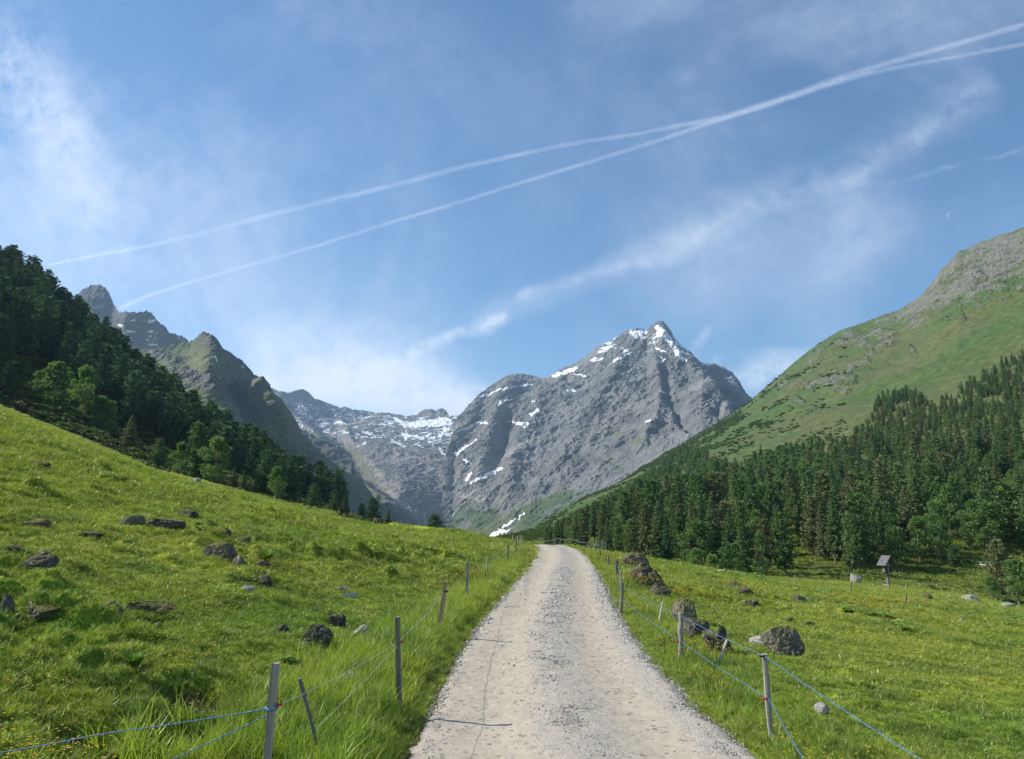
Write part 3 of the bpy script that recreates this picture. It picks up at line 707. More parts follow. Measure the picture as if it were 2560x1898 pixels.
# --- pine hillside on the left
BC = [[(-420,840,118),(0,1035,122),(200,1115,122),(400,1198,117),(560,1240,112),(720,1280,104),(860,1305,96),(1000,1335,86),(1100,1350,84)],
      [(-420,700,160),(0,930,160),(150,1000,165),(300,1090,165),(450,1160,165),(600,1205,165),(720,1245,160),(860,1290,150),(1000,1330,140),(1100,1350,130)],
      [(-420,420,270),(0,672,285),(100,738,285),(200,825,290),(300,905,290),(400,990,285),(500,1068,275),(600,1150,260),(700,1215,245),(800,1262,230),(900,1300,215),(1000,1332,200),(1100,1350,190)]]
V, s, ns = loft(BC, -400, 1080, 800, [90, 220], ysm=30)
X, Y, Z = V[..., 0], V[..., 1], V[..., 2]
body = (sstep(0, .15, s/ns)*np.where(s <= ns, 1, .3))
V[..., 2] += body*(1.6*fbm(X/22, Y/22, 2., 4)+.5*fbm(X/4, Y/4, 7., 3))
m_heath, k, out = new_mat("heath_slope")
P = k.add('ShaderNodeNewGeometry').outputs['Position']
a_ = k.noise(P, .12, 5, .65); b_ = k.noise(P, .7, 5, .7)
col = k.mix(k.mapr(a_, .45, .56), (.045, .040, .022), (.085, .115, .025))
col = k.mix(k.mapr(b_, .45, .62), col, (.10, .062, .032)); col = k.mix(k.mapr(k.noise(P, .05, 2), .52, .6), col, (.13, .19, .03))
principled(k, out, col, .95, k.bump(b_, 1., .6), .1)
me = np_mesh("hillside", V, grid_faces(V.shape[0], V.shape[1]), [m_heath], True)
tag(link("hillside", me), 'heath-covered hillside under the dark stone pines', kind='structure')
BV, BS = V, s
# ------------------------------------------------------------------ foliage materials
def leaf_mat(name, c0, c1, trans=.25, rough=.75, dry=None):
    m, k, out = new_mat(name)
    oi = k.add('ShaderNodeObjectInfo'); geo = k.add('ShaderNodeNewGeometry')
    n = k.noise(geo.outputs['Position'], .9, 3, .6)
    col = k.mix(k.mapr(k.math('ADD', k.math('MULTIPLY', oi.outputs['Random'], .65), k.math('MULTIPLY', n, .5)), .15, .95), c0, c1)
    if dry: col = k.mix(k.mapr(k.math('FRACT', k.math('MULTIPLY', oi.outputs['Random'], 37.)), .78, .82, 0, .75), col, dry)
    pb = k.add('ShaderNodeBsdfPrincipled'); k.l.new(col, pb.inputs['Base Color']); pb.inputs['Roughness'].default_value = rough
    pb.inputs['Specular IOR Level'].default_value = .25
    tr = k.add('ShaderNodeBsdfTranslucent'); k.l.new(k.mix(1., col, (1.15, 1.3, .6), 'MULTIPLY'), tr.inputs[0])
    mx = k.add('ShaderNodeMixShader'); mx.inputs[0].default_value = trans
    k.l.new(pb.outputs[0], mx.inputs[1]); k.l.new(tr.outputs[0], mx.inputs[2]); k.l.new(mx.outputs[0], out.inputs[0])
    return m
m_pine = leaf_mat("pine_needles", (.042, .085, .048), (.105, .165, .075), .18)
m_spruce = leaf_mat("spruce_needles", (.062, .130, .045), (.160, .215, .080), .28, dry=(.165, .160, .085))
m_leaf = leaf_mat("alder_leaves", (.105, .185, .058), (.175, .255, .085), .35)
m_heathleaf = leaf_mat("heath_twigs", (.050, .060, .025), (.110, .085, .042), .1)
m_greenbush = leaf_mat("bush_leaves", (.060, .105, .026), (.120, .165, .040), .25)
def wood_mat(name, a, b, sc=6.):
    m, k, out = new_mat(name)
    tc = k.add('ShaderNodeTexCoord').outputs['Object']; oi = k.add('ShaderNodeObjectInfo')
    v = k.mapping(tc, scale=(1, 1, .08)); n = k.noise(v, sc*6, 5, .65, .6); n2 = k.noise(tc, sc*.6, 3, .5)
    col = k.mix(k.mapr(n, .35, .65), a, b); col = k.mix(k.math('MULTIPLY', k.mapr(n2, .4, .7), .5), col, k.mix(1., b, (.7, .68, .6), 'MULTIPLY'))
    principled(k, out, col, .85, k.bump(n, .7, .006), .2); return m
m_bark = wood_mat("bark", (.10, .085, .07), (.27, .245, .21), 2.)
m_dead = wood_mat("grey_snag_wood", (.22, .20, .17), (.42, .39, .34), 2.)

def tufts(rs, cen, nrm_dir, size, n, spread, flat=.6, droop=0.):
    """n leaf-clump quads round every centre"""
    cen = np.repeat(cen, n, 0); dr = np.repeat(nrm_dir, n, 0); sz = np.repeat(size, n)
    c = cen+rs.normal(size=cen.shape)*np.repeat(spread, n)[:, None]*np.array([1, 1, flat])
    a = dr+rs.normal(size=c.shape)*.55; a[:, 2] -= droop; a /= np.linalg.norm(a, axis=1)[:, None]+1e-9
    b = np.cross(a, rs.normal(size=c.shape)); b /= np.linalg.norm(b, axis=1)[:, None]+1e-9
    L = sz*rs.uniform(.7, 1.3, len(c)); Wd = sz*rs.uniform(.28, .5, len(c))
    p0 = c-a*L[:, None]*.5; p2 = c+a*L[:, None]*.6
    p1 = c-b*Wd[:, None]+a*(L*rs.uniform(-.15, .15, len(c)))[:, None]; p3 = c+b*Wd[:, None]
    V = np.stack([p0, p1, p2, p3], 1).reshape(-1, 3)
    return V, np.arange(len(V)).reshape(-1, 4)
def spruce_crown(seed, H=14., R=2.3, base=.12, dens=1.):
    rs = np.random.RandomState(seed); cen = []; dr = []; sz = []; g = Geo()
    nl = int(30*dens); hs = base+(1-base)*(np.arange(nl)+rs.uniform(-.3, .3, nl))/nl
    for h in hs:
        nb = rs.randint(6, 9); a0 = rs.uniform(0, 6.28)
        for j in range(nb):
            if rs.rand() < .10: continue
            a = a0+j*6.283/nb+rs.uniform(-.3, .3)
            Lb = R*((1-h)**.78)*rs.uniform(.65, 1.12)*(.55+.45*min(1, (h-base)/.15+.3))+.15
            m_ = max(2, int(Lb*2.6)); q = (np.arange(m_)+.7)/m_
            x = np.cos(a)*Lb*q; y = np.sin(a)*Lb*q; z = h*H+Lb*(-.30*q-.12*q*q+.12*q**3)*(1.25-.9*h)
            cen.append(np.stack([x, y, z], 1)); dr.append(np.tile([np.cos(a), np.sin(a), -.25], (m_, 1))); sz.append(np.full(m_, .62*(1-.45*h)))
    cen, dr, sz = np.vstack(cen), np.vstack(dr), np.concatenate(sz)
    V, Q = tufts(rs, cen, dr, sz*.74, 7, sz*.34, .45, .25); g.add(V, Q)
    top = np.array([[0, 0, H*q] for q in np.linspace(.88, 1.0, 6)]); V, Q = tufts(rs, top, np.tile([0, 0, 1.], (6, 1)), np.full(6, .45), 3, np.full(6, .07)); g.add(V, Q)
    return g
def pine_crown(seed, H=13., R=3.0, base=.10, lean=0.):
    """stone pine: dense, round-shouldered, ragged clumps turned up at the ends"""
    rs = np.random.RandomState(seed); cen = []; dr = []; sz = []; g = Geo()
    nl = 20; hs = base+(1-base)*(np.arange(nl)+rs.uniform(-.35, .35, nl))/nl
    for h in hs:
        q_ = (h-base)/(1-base); prof = (np.clip(1.06-q_, 0, 1)**.42)*(.62+.38*min(1, q_/.3))*(1-.25*(q_ > .85))
        nb = rs.randint(5, 8); a0 = rs.uniform(0, 6.28)
        for j in range(nb):
            if rs.rand() < .12: continue
            a = a0+j*6.283/nb+rs.uniform(-.35, .35); Lb = R*prof*rs.uniform(.6, 1.12)
            m_ = max(2, int(Lb*1.7)); q = (np.arange(m_)+.9)/m_
            x = np.cos(a)*Lb*q; y = np.sin(a)*Lb*q; z = h*H+Lb*(-.25*q+.42*q**3)
            cen.append(np.stack([x, y, z], 1)); up = np.stack([np.cos(a)*(1-q*.5), np.sin(a)*(1-q*.5), .1+q*.9], 1)
            dr.append(up); sz.append(np.full(m_, .62*(1-.25*h)))
    cen, dr, sz = np.vstack(cen), np.vstack(dr), np.concatenate(sz)
    V, Q = tufts(rs, cen, dr, sz, 7, sz*.42, .8); g.add(V, Q)
    return g
def leafy_crown(seed, H=7., R=2.4, base=.15, n=3000, leaf=.24):
    rs = np.random.RandomState(seed); g = Geo(); nl = 26
    lob = []
    for i in range(nl):
        h = base+(.97-base)*rs.rand()**.8; pr = math.sin(min(1, (h-base)/(1-base)*1.05+.12)*math.pi)**.6
        a = rs.uniform(0, 6.28); r = R*pr*rs.uniform(.25, .85); lob.append((r*np.cos(a), r*np.sin(a), h*H, R*rs.uniform(.22, .42)))
    lob = np.array(lob); pick = rs.randint(0, nl, n); u = rs.normal(size=(n, 3)); u /= np.linalg.norm(u, axis=1)[:, None]
    rad = lob[pick, 3]*rs.uniform(.45, 1.08, n)**.7; c = lob[pick, :3]+u*rad[:, None]*np.array([1, 1, .8])
    V, Q = tufts(rs, c, u+np.array([0, 0, .2]), np.full(n, leaf), 1, np.full(n, .02)); g.add(V, Q)
    return g
def trunk_geo(seed, H, r, frac=.93, limbs=6, base=.1):
    rs = np.random.RandomState(seed+99); g = Geo(); z = np.linspace(-.8, H*frac, 9)
    x = np.cumsum(rs.normal(size=9)*.035); y = np.cumsum(rs.normal(size=9)*.035)
    rad = r*(1-np.clip(z/H, 0, 1))**.8+.02; rad[0] *= 1.35; rad[1] *= 1.08
    g.tube(np.stack([x-x[0], y-y[0], z], 1), rad, 7)
    for i in range(limbs):
        h = rs.uniform(base*.6, .8)*H; a = rs.uniform(0, 6.28); L = rs.uniform(.5, 1.3)*(1-h/H)*1.6+.2
        p = np.array([[0, 0, h], [L*.5*np.cos(a), L*.5*np.sin(a), h-.05*L], [L*np.cos(a), L*np.sin(a), h+.0]]); g.tube(p, [r*.25, r*.17, .02], 4, False)
    return g
PROTO = {}
def protos(kind, seeds, crown, trunk, mat):
    L = []
    for sd_ in seeds:
        cg, tg = crown(sd_), trunk(sd_)
        cV, cQ = np.vstack(cg.V), np.vstack(cg.Q); tV = np.vstack(tg.V); tQ = np.vstack(tg.Q); tT = np.vstack(tg.T) if tg.T else None
        cm = np_mesh(kind+"_crown", cV, cQ, [mat], False); tm = np_mesh(kind+"_trunk", tV, [tQ]+([tT] if tT is not None else []), [m_bark], True)
        Vj = np.vstack([cV, tV]); Qj = np.vstack([cQ, tQ+len(cV)])
        Tj = tT+len(cV) if tT is not None else None
        L.append(dict(cm=cm, tm=tm, V=Vj, Q=Qj, T=Tj, mi=np.array([0]*len(cQ)+[1]*len(tQ))))
    PROTO[kind] = L
protos('stone_pine', range(1, 7), lambda s: pine_crown(s, 13., 2.7+.35*(s % 3), .05+.03*(s % 3)), lambda s: trunk_geo(s, 13., .24), m_pine)
protos('spruce', range(11, 17), lambda s: spruce_crown(s, 14., 2.3+.35*(s % 3), [.06, .22, .12][s % 3]) if s % 2 else pine_crown(s, 13.2, 2.2+.25*(s % 3), .10), lambda s: trunk_geo(s, 14., .19, .96, 10), m_spruce)
protos('alder', range(21, 25), lambda s: leafy_crown(s, 6.5, 2.2, .1), lambda s: trunk_geo(s, 6.5, .10, .8, 8), m_leaf)

TC = {'stone_pine': 'pine tree', 'spruce': 'spruce tree', 'alder': 'broadleaf tree'}
NAME = {'stone_pine': 'stone_pine_tree', 'spruce': 'spruce_tree', 'alder': 'alder_tree'}
def plant_tree(kind, p, H, label, group=None, var=None, wide=1., rs=random):
    L = PROTO[kind]; q = L[(var if var is not None else rs.randrange(len(L))) % len(L)]
    hs = {'stone_pine': 14.2, 'spruce': 14., 'alder': 6.5}[kind]; sc = H/hs
    e = empty(NAME[kind], p, label, TC[kind], group); e.scale = (sc*wide, sc*wide, sc); e.rotation_euler = (rs.uniform(-.035, .035), rs.uniform(-.035, .035), rs.uniform(0, 6.28))
    tag(link("trunk", q['tm'], e)); tag(link("crown", q['cm'], e))
    return e
def spots(V, s, n, rs):
    """n surface points, uniform in plan area"""
    a = V[:-1, :-1]; b = V[1:, :-1]; c = V[:-1, 1:]
    ar = np.abs((b[..., 0]-a[..., 0])*(c[..., 1]-a[..., 1])-(b[..., 1]-a[..., 1])*(c[..., 0]-a[..., 0])).ravel()
    i = rs.choice(len(ar), n, p=ar/ar.sum()); r_, c_ = np.divmod(i, V.shape[1]-1)
    u, v = rs.rand(n, 1), rs.rand(n, 1)
    return V[r_, c_]*(1-u)*(1-v)+V[r_+1, c_]*u*(1-v)+V[r_, c_+1]*(1-u)*v+V[r_+1, c_+1]*u*v, s[r_, 0]
def thin(P, H, dist):
    """drop points closer than dist*H-dependent spacing, keep order"""
    cell = {}; keep = []
    for i, (x, y) in enumerate(P[:, :2]):
        d_ = dist[i]; k_ = (int(x//6), int(y//6)); ok = True
        for dx in (-1, 0, 1):
            for dy in (-1, 0, 1):
                for j in cell.get((k_[0]+dx, k_[1]+dy), ()):
                    if (P[j, 0]-x)**2+(P[j, 1]-y)**2 < d_*d_: ok = False; break
                if not ok: break
            if not ok: break
        if ok: keep.append(i); cell.setdefault(k_, []).append(i)
    return np.array(keep)
def forest(kind, P, H, nind, label, group, rest_name, rest_label, rs):
    """the trees that show largest as things of their own, the others as one wood"""
    dist = np.linalg.norm(P, axis=1); px, py = proj(P)
    infr = (px > -60) & (px < 2620)
    order = np.argsort(-(H/dist)*infr); ind = [i for i in order[:nind] if infr[i]]; rest = np.setdiff1d(np.arange(len(P)), ind)
    R_ = random.Random(5); hm = np.percentile(H[ind], [33, 66])
    for i in ind: plant_tree(kind, P[i], H[i], label(px[i], py[i], 'short' if H[i] < hm[0] else ('tall' if H[i] > hm[1] else 'middling')), group, R_.randrange(6), R_.uniform(.8, 1.35), R_)
    if len(rest):
        hs = {'stone_pine': 14.2, 'spruce': 14., 'alder': 6.5}[kind]; L = PROTO[kind]
        sc = H[rest]/hs; w = sc*rs.uniform(.8, 1.35, len(rest))
        rt = np.zeros((len(rest), 3)); rt[:, 2] = rs.uniform(0, 6.28, len(rest))
        mt = {'stone_pine': m_pine, 'spruce': m_spruce, 'alder': m_leaf}[kind]
        scatter(rest_name, [(q['V'], q['Q'], q['T'], q['mi'] if q['T'] is None else q['mi']) if False else (q['V'], q['Q'], None, q['mi']) for q in L], P[rest], np.stack([w, w, sc], 1), rt,
                rs.randint(0, len(L), len(rest)), [mt, m_bark], 'stuff', rest_label)
rs = np.random.RandomState(3)
# -- left: dark stone pines on the hillside
P, sv = spots(BV, BS, 9000, rs); px, py = proj(P)
foot = np.interp(px, [-400, 0, 60, 130, 180, 260, 330, 420, 520, 600, 700, 800, 900, 1000, 1100], [860, 905, 905, 915, 1000, 1030, 1080, 1128, 1165, 1195, 1222, 1262, 1296, 1330, 1350])
gaps = caps(px, py, [(20,905,120,1000,26), (175,1018,260,1060,26), (60,960,110,1000,22)])
vis = (sv < 2.12) & (py < foot) & (gaps < 0) & (px < 850)
P, px, py = P[vis], px[vis], py[vis]
H = rs.uniform(10., 17., len(P))*np.interp(px, [-400, 500, 800, 1000], [1.0, .92, .7, .55])*np.where(rs.rand(len(P)) < .15, .6, 1)
keep = thin(P, H, .26*H+.8); P, H, px = P[keep], H[keep], px[keep]
def pine_label(x_, y_, z_):
    row = 'near the sky line' if y_ < 745+x_*.62 else ('in the front rows' if y_ > 960+x_*.30 else 'well back')
    col_ = 'by the left picture edge' if x_ < 130 else ('above the light alders' if x_ < 280 else ('below the snowy crag' if x_ < 430 else ('left of the tall spruce' if x_ < 540 else ('behind the sunlit pine' if x_ < 690 else 'at the valley end'))))
    return '%s dark stone pine %s in left wood, %s' % (z_, row, col_)
def spruce_label(x_, y_, z_):
    row = 'front row' if y_ > 1392 else ('second row' if y_ > 1372 else 'back row')
    col_ = 'behind the road bend' if x_ < 1450 else ('behind the rail gate' if x_ < 1560 else ('above the jagged fence rocks' if x_ < 1700 else ('behind the stout fence post' if x_ < 1830 else ('left of the shrine clearing' if x_ < 2020 else ('behind the shrine' if x_ < 2260 else ('between shrine and picnic table' if x_ < 2420 else 'by the right picture edge'))))))
    return '%s spruce in the %s of the right forest, %s' % (z_, row, col_)
def alder_label(x_, y_, z_):
    row = 'low at the forest foot' if y_ > 1350 else ('halfway up the forest' if y_ > 1230 else 'above the forest')
    col_ = 'left' if x_ < 1700 else ('centre' if x_ < 2000 else 'right')
    return '%s bright green alder %s, %s part of the right slope' % (z_, row, col_)
forest('stone_pine', P, H, 290, pine_label, 'dark stone pines on the left hillside', 'pine_forest', 'more dark stone pines filling the left hillside', rs)
# -- right: spruce forest on the valley floor and up the mountainside
P, sv = spots(GV, GS, 52000, rs); px, py = proj(P)
foot = np.interp(px, [1200, 1330, 1500, 1700, 1850, 1960, 2010, 2080, 2200, 2300, 2420, 2560, 2760], [1600, 1600, 1600, 1600, 1460, 1446, 1420, 1434, 1438, 1412, 1395, 1400, 1400])
topd = np.interp(px, [1200, 1330, 1400, 1500, 1600, 1700, 1800, 1900, 1990, 2080, 2120, 2160, 2200, 2260, 2300, 2360, 2420, 2470, 2560, 2760], [1340, 1330, 1290, 1262, 1262, 1252, 1245, 1235, 1205, 1170, 1120, 1060, 1000, 985, 1000, 1010, 975, 930, 890, 850])
topd = topd+22*fbm(px/45., 3.3, 1., 3)
glade = caps(px, py, [(2225,1165,2262,1215,22), (2490,1260,2560,1290,34), (1760,1218,1800,1230,16), (1960,1180,2010,1160,18), (2250,1400,2480,1440,10)])
dens = (py > topd) & (py < foot) & (glade < 0)
sparse = (py <= topd) & (py > np.interp(px, [1200, 1560, 1700, 1900, 2150, 2760], [1300, 1200, 1105, 1090, 1100, 1300])) & (py > topd-90) & (rs.rand(len(px)) < .055)
belt = (caps(px, py, [(1600,1185,1700,1120,14), (1700,1115,1760,1085,12), (1790,1075,1850,1045,11), (1400,1285,1600,1195,18)]) > 0) & (rs.rand(len(px)) < .6)
abelt = (caps(px, py, [(1440,1268,1600,1215,26), (1600,1230,1760,1190,34), (1760,1215,1900,1190,36), (1900,1180,2060,1140,36), (1700,1150,1760,1140,14)]) > 0) & (fbm(P[:, 0]/30, P[:, 1]/60, P[:, 2]/30, 3) > -.22)
vis = (sv < 4.0) & (dens | sparse | belt | abelt)
P, px, py = P[vis], px[vis], py[vis]
H = rs.uniform(6., 14.5, len(P))*np.where(rs.rand(len(P)) < .22, .62, 1)*np.interp(py, [1050, 1150, 1300], [.62, .75, 1.])*np.where(py < np.interp(px, [1200, 1330, 1600, 1900, 2050], [1300, 1320, 1240, 1200, 1130]), .8, 1.)
front = (py > 1385) & (px < 1960)
_tp = np.interp(px, [1250, 1330, 1400, 1500, 1600, 1700, 1800, 1960], [1345, 1332, 1300, 1272, 1250, 1228, 1238, 1255])+rs.uniform(-8, 60, len(px))
_, _e = ray(px, _tp); Hf = CAMZ+_e*P[:, 1]-P[:, 2]
far_ok = ~((P[:, 1] < np.interp(px, [1300, 1500, 1800, 1960], [125, 120, 108, 100])) & (px < 1960))
H = np.where(front, np.clip(Hf, 6, 19), H); P, px, py, H = P[far_ok], px[far_ok], py[far_ok], H[far_ok]
keep = thin(P, H, .19*H+.75); P, H, px, py = P[keep], H[keep], px[keep], py[keep]
_env = np.interp(px, [1200, 1300, 1340, 1400, 1450, 1500, 1560, 1600, 1700, 1750, 1850, 1950], [1372, 1348, 1336, 1297, 1268, 1247, 1212, 1188, 1108, 1078, 1020, 300])
_, _e = ray(px, _env+rs.uniform(-3, 12, len(px))); Hc = CAMZ+_e*P[:, 1]-P[:, 2]; okh = (Hc > 3.2) & (px > 1302)
H = np.minimum(H, Hc); P, px, py, H = P[okh], px[okh], py[okh], H[okh]
leafy = rs.rand(len(P)) < np.where((px > 1440) & (px < 2080) & (py < 1262), .80, np.where((px > 2250) & (py > 1190), .42, np.where(px > 2100, .25, .14)))
print("PINES/SPRUCES", len(P), leafy.sum())
forest('spruce', P[~leafy], H[~leafy], 290, spruce_label, 'spruces in the front of the right-hand forest', 'spruce_forest', 'spruce forest covering the foot of the right mountainside', rs)
lp, lh = P[leafy], H[leafy]*.66
dist = np.linalg.norm(lp, axis=1); o_ = np.argsort(-lh/dist)
R_ = random.Random(9)
forest('alder', lp, lh, 60, alder_label, 'alders among the spruces', 'alder_forest', 'green alder thicket on the lower right mountainside', rs)

# -- trees that can be told apart (foot pixel, top pixel row, distance)
def sheet_z(V, x, y):
    d2 = (V[..., 0]-x)**2+(V[..., 1]-y)**2; i = np.unravel_index(np.argmin(d2), d2.shape); return V[i]
def tree_at(kind, px, pyb, pyt, Y, label, wide=1., var=0, zfix=None, group=None):
    b = at(px, pyb, Y); t_ = at(px, pyt, Y); H = float(t_[2]-b[2])
    g_ = sheet_z(BV if px < 1100 else GV, b[0], b[1])
    zg = max(float(g_[2]) if math.hypot(g_[0]-b[0], g_[1]-b[1]) < 4 else -99, float(ground_h(b[0], b[1])))
    if zfix: zg = b[2]
    H = max(2., float(t_[2])-zg)
    return plant_tree(kind, (b[0], b[1], zg-.1), H, label, group, var, wide, R_)
tree_at('spruce', 490, 1185, 1040, 132, 'tall pointed green spruce at the edge of the left pine wood', 1.25, 1)
tree_at('stone_pine', 658, 1225, 1107, 128, 'sunlit stone pine with a bare trunk above the heath on the left', 1.05, 1)
tree_at('stone_pine', 728, 1240, 1120, 128, 'broad dark stone pine beside the grey boulder on the meadow crest', 1.25, 2)
tree_at('stone_pine', 698, 1235, 1122, 140, 'slim stone pine standing between two bigger ones on the crest', .8, 4)
tree_at('alder', 690, 1232, 1165, 122, 'pale green larch-like tree in front of the broad stone pine', 1.0, 0)
tree_at('alder', 540, 1200, 1090, 128, 'light green leafy tree right of the tall pointed spruce', 1.2, 1)
tree_at('alder', 452, 1180, 1105, 126, 'light green leafy tree left of the tall spruce', 1.1, 2)
tree_at('stone_pine', 785, 1265, 1200, 112, 'bushy green pine low on the meadow crest', 1.4, 3)
tree_at('stone_pine', 833, 1278, 1215, 110, 'pointed small pine at the right end of the crest row', 1.1, 0)
tree_at('stone_pine', 862, 1285, 1235, 112, 'short dark pine closing the crest row', 1.2, 5)
tree_at('stone_pine', 932, 1298, 1235, 105, 'lone upright pine on the meadow crest', 1.15, 1)
tree_at('stone_pine', 905, 1293, 1250, 112, 'small rounded pine left of the lone upright pine', 1.2, 2)
tree_at('spruce', 968, 1300, 1272, 98, 'tiny young spruce peeping over the meadow crest', 1.5, 2)
tree_at('stone_pine', 1086, 1320, 1278, 95, 'small pine peeping over the crest below the cirque', 1.9, 4)
tree_at('alder', 135, 985, 905, 150, 'big light green alder on the slope at the far left', 1.5, 3)
tree_at('alder', 95, 975, 925, 152, 'round light green alder left of the big one', 1.3, 1)
tree_at('alder', 215, 990, 915, 158, 'light green alder standing before the dark pines', 1.1, 0)
tree_at('alder', 250, 1060, 990, 150, 'green bushy alder above the light heath patch', 1.3, 2)
tree_at('alder', 275, 1062, 1000, 150, 'second bushy alder close against the first above the heath', 1.0, 1)
tree_at('stone_pine', 15, 1000, 895, 145, 'dark dense young pine at the left picture edge', 1.1, 3)
tree_at('spruce', 325, 1085, 1040, 140, 'small yellowish spruce on the heath left of the wood', 1.5, 0)
tree_at('alder', 70, 900, 835, 190, 'light green alder high in the dark pines', 1.4, 0)
tree_at('alder', 25, 870, 780, 200, 'pale green alder near the left edge high in the pines', 1.1, 1)
tree_at('spruce', 395, 1135, 1090, 132, 'little yellow-green spruce at the foot of the pines', 1.5, 3)
tree_at('spruce', 583, 1210, 1167, 125, 'young green spruce on the heath left of the sunlit pine', 1.4, 2)
tree_at('spruce', 608, 1215, 1175, 124, 'smaller young spruce beside the other on the heath', 1.5, 4)
tree_at('alder', 1840, 1430, 1355, 95, 'light green alder at the front edge of the right forest', .9, 1)
tree_at('alder', 1740, 1418, 1370, 100, 'low yellow-green alder before the right-hand spruces', 1.2, 3)
tree_at('spruce', 1822, 1432, 1350, 92, 'young light spruce with a pale trunk beside the alder', 1.1, 1)
tree_at('alder', 1780, 1425, 1385, 92, 'low round bush-like alder at the meadow edge', 1.3, 2)
tree_at('alder', 2305, 1430, 1290, 122, 'tall light green alder behind the wayside shrine', 1.25, 0)
tree_at('alder', 2215, 1415, 1340, 125, 'light green alder left behind the shrine roof', 1.1, 2)
tree_at('spruce', 2390, 1425, 1355, 118, 'bushy young spruce standing alone in the clearing', 1.6, 3)
tree_at('spruce', 2510, 1490, 1330, 96, 'tall loose spruce at the right side of the clearing', 1.25, 1)
tree_at('alder', 2545, 1480, 1395, 92, 'bright green alder at the right picture edge', 1.3, 1)
tree_at('alder', 2480, 1490, 1440, 90, 'small round alder by the stream stones', 1.2, 3)
# ------------------------------------------------------------------ grass, flowers, weeds, pebbles
def blade_mat(name, bright=1., trans=.35):
    m, k, out = new_mat(name)
    P = k.add('ShaderNodeNewGeometry').outputs['Position']; oi = k.add('ShaderNodeObjectInfo')
    gc = grass_colour(k, P)
    r = oi.outputs['Random']
    gc = k.mix(k.mapr(r, 0, 1, 0, .55), gc, (.245, .275, .060)); gc = k.mix(k.mapr(r, .92, .93, 0, .6), gc, (.30, .27, .12))
    gc = k.mix(k.mapr(r, .0, .25, .45, 0), gc, (.060, .125, .022))
    if bright != 1.: gc = k.mix(1., gc, (bright, bright, bright), 'MULTIPLY')
    d_ = k.add('ShaderNodeBsdfDiffuse'); k.l.new(gc, d_.inputs[0]); tr = k.add('ShaderNodeBsdfTranslucent')
    k.l.new(k.mix(1., gc, (1.2, 1.25, .7), 'MULTIPLY'), tr.inputs[0])
    gl = k.add('ShaderNodeBsdfGlossy'); gl.inputs['Roughness'].default_value = .45; gl.inputs[0].default_value = (.9, 1, .85, 1)
    mx = k.add('ShaderNodeMixShader'); mx.inputs[0].default_value = trans; k.l.new(d_.outputs[0], mx.inputs[1]); k.l.new(tr.outputs[0], mx.inputs[2])
    m2 = k.add('ShaderNodeMixShader'); m2.inputs[0].default_value = .035; k.l.new(mx.outputs[0], m2.inputs[1]); k.l.new(gl.outputs[0], m2.inputs[2])
    k.l.new(m2.outputs[0], out.inputs[0]); return m
m_grass = blade_mat("grass_blades"); m_tall = blade_mat("verge_grass_blades", 1.2, .45)
def flat_mat(name, c, tr=.2, rough=.7):
    m, k, out = new_mat(name)
    oi = k.add('ShaderNodeObjectInfo'); cc = k.mix(k.mapr(oi.outputs['Random'], 0, 1, 0, .35), c, tuple(q*.6 for q in c))
    principled(k, out, cc, rough); return m
m_yellow = flat_mat("buttercup_petals", (.62, .40, .02)); m_white = flat_mat("white_petals", (.75, .75, .72)); m_stem = flat_mat("flower_stems", (.09, .15, .03))
m_dock = leaf_mat("dock_leaves", (.110, .200, .035), (.190, .290, .060), .35, .5)
def tuft(seed, n, h, spread, w, lean=.45, segs=3):
    rs = np.random.RandomState(seed); V = []; Q = []; T = []; c = 0
    for i in range(n):
        a = rs.uniform(0, 6.28); r0 = spread*rs.rand()**.6; p = np.array([r0*math.cos(a), r0*math.sin(a), -.02])
        b = rs.uniform(0, 6.28); ln = lean*rs.uniform(.2, 1.3); H = h*rs.uniform(.45, 1.1); ww = w*rs.uniform(.7, 1.3)
        dx, dy = math.cos(b), math.sin(b); ta = rs.uniform(0, 6.28); sx, sy = math.cos(ta)*ww, math.sin(ta)*ww
        for j in range(segs+1):
            q = j/segs; z = p[2]+H*(q-.25*ln*q*q); o_ = H*ln*q**1.8
            if j < segs:
                f = 1-.75*q*q
                V += [(p[0]+dx*o_-sx*f, p[1]+dy*o_-sy*f, z), (p[0]+dx*o_+sx*f, p[1]+dy*o_+sy*f, z)]
            else: V.append((p[0]+dx*o_, p[1]+dy*o_, z))
        for j in range(segs-1): Q.append((c+2*j, c+2*j+1, c+2*j+3, c+2*j+2))
        T.append((c+2*segs-2, c+2*segs-1, c+2*segs)); c += 2*segs+1
    return (V, Q, T, 0)
rs = np.random.RandomState(21)
def polar_pts(n, r0, r1, azl, azr, pw=2.0):
    """density falls as r**-pw"""
    u = rs.rand(n)
    if abs(pw-2) < 1e-6: r = r0*(r1/r0)**u
    else:
        q = 2-pw; r = (r0**q+u*(r1**q-r0**q))**(1/q)
    a = np.radians(rs.uniform(azl, azr, n)); return r*np.sin(a), r*np.cos(a), r
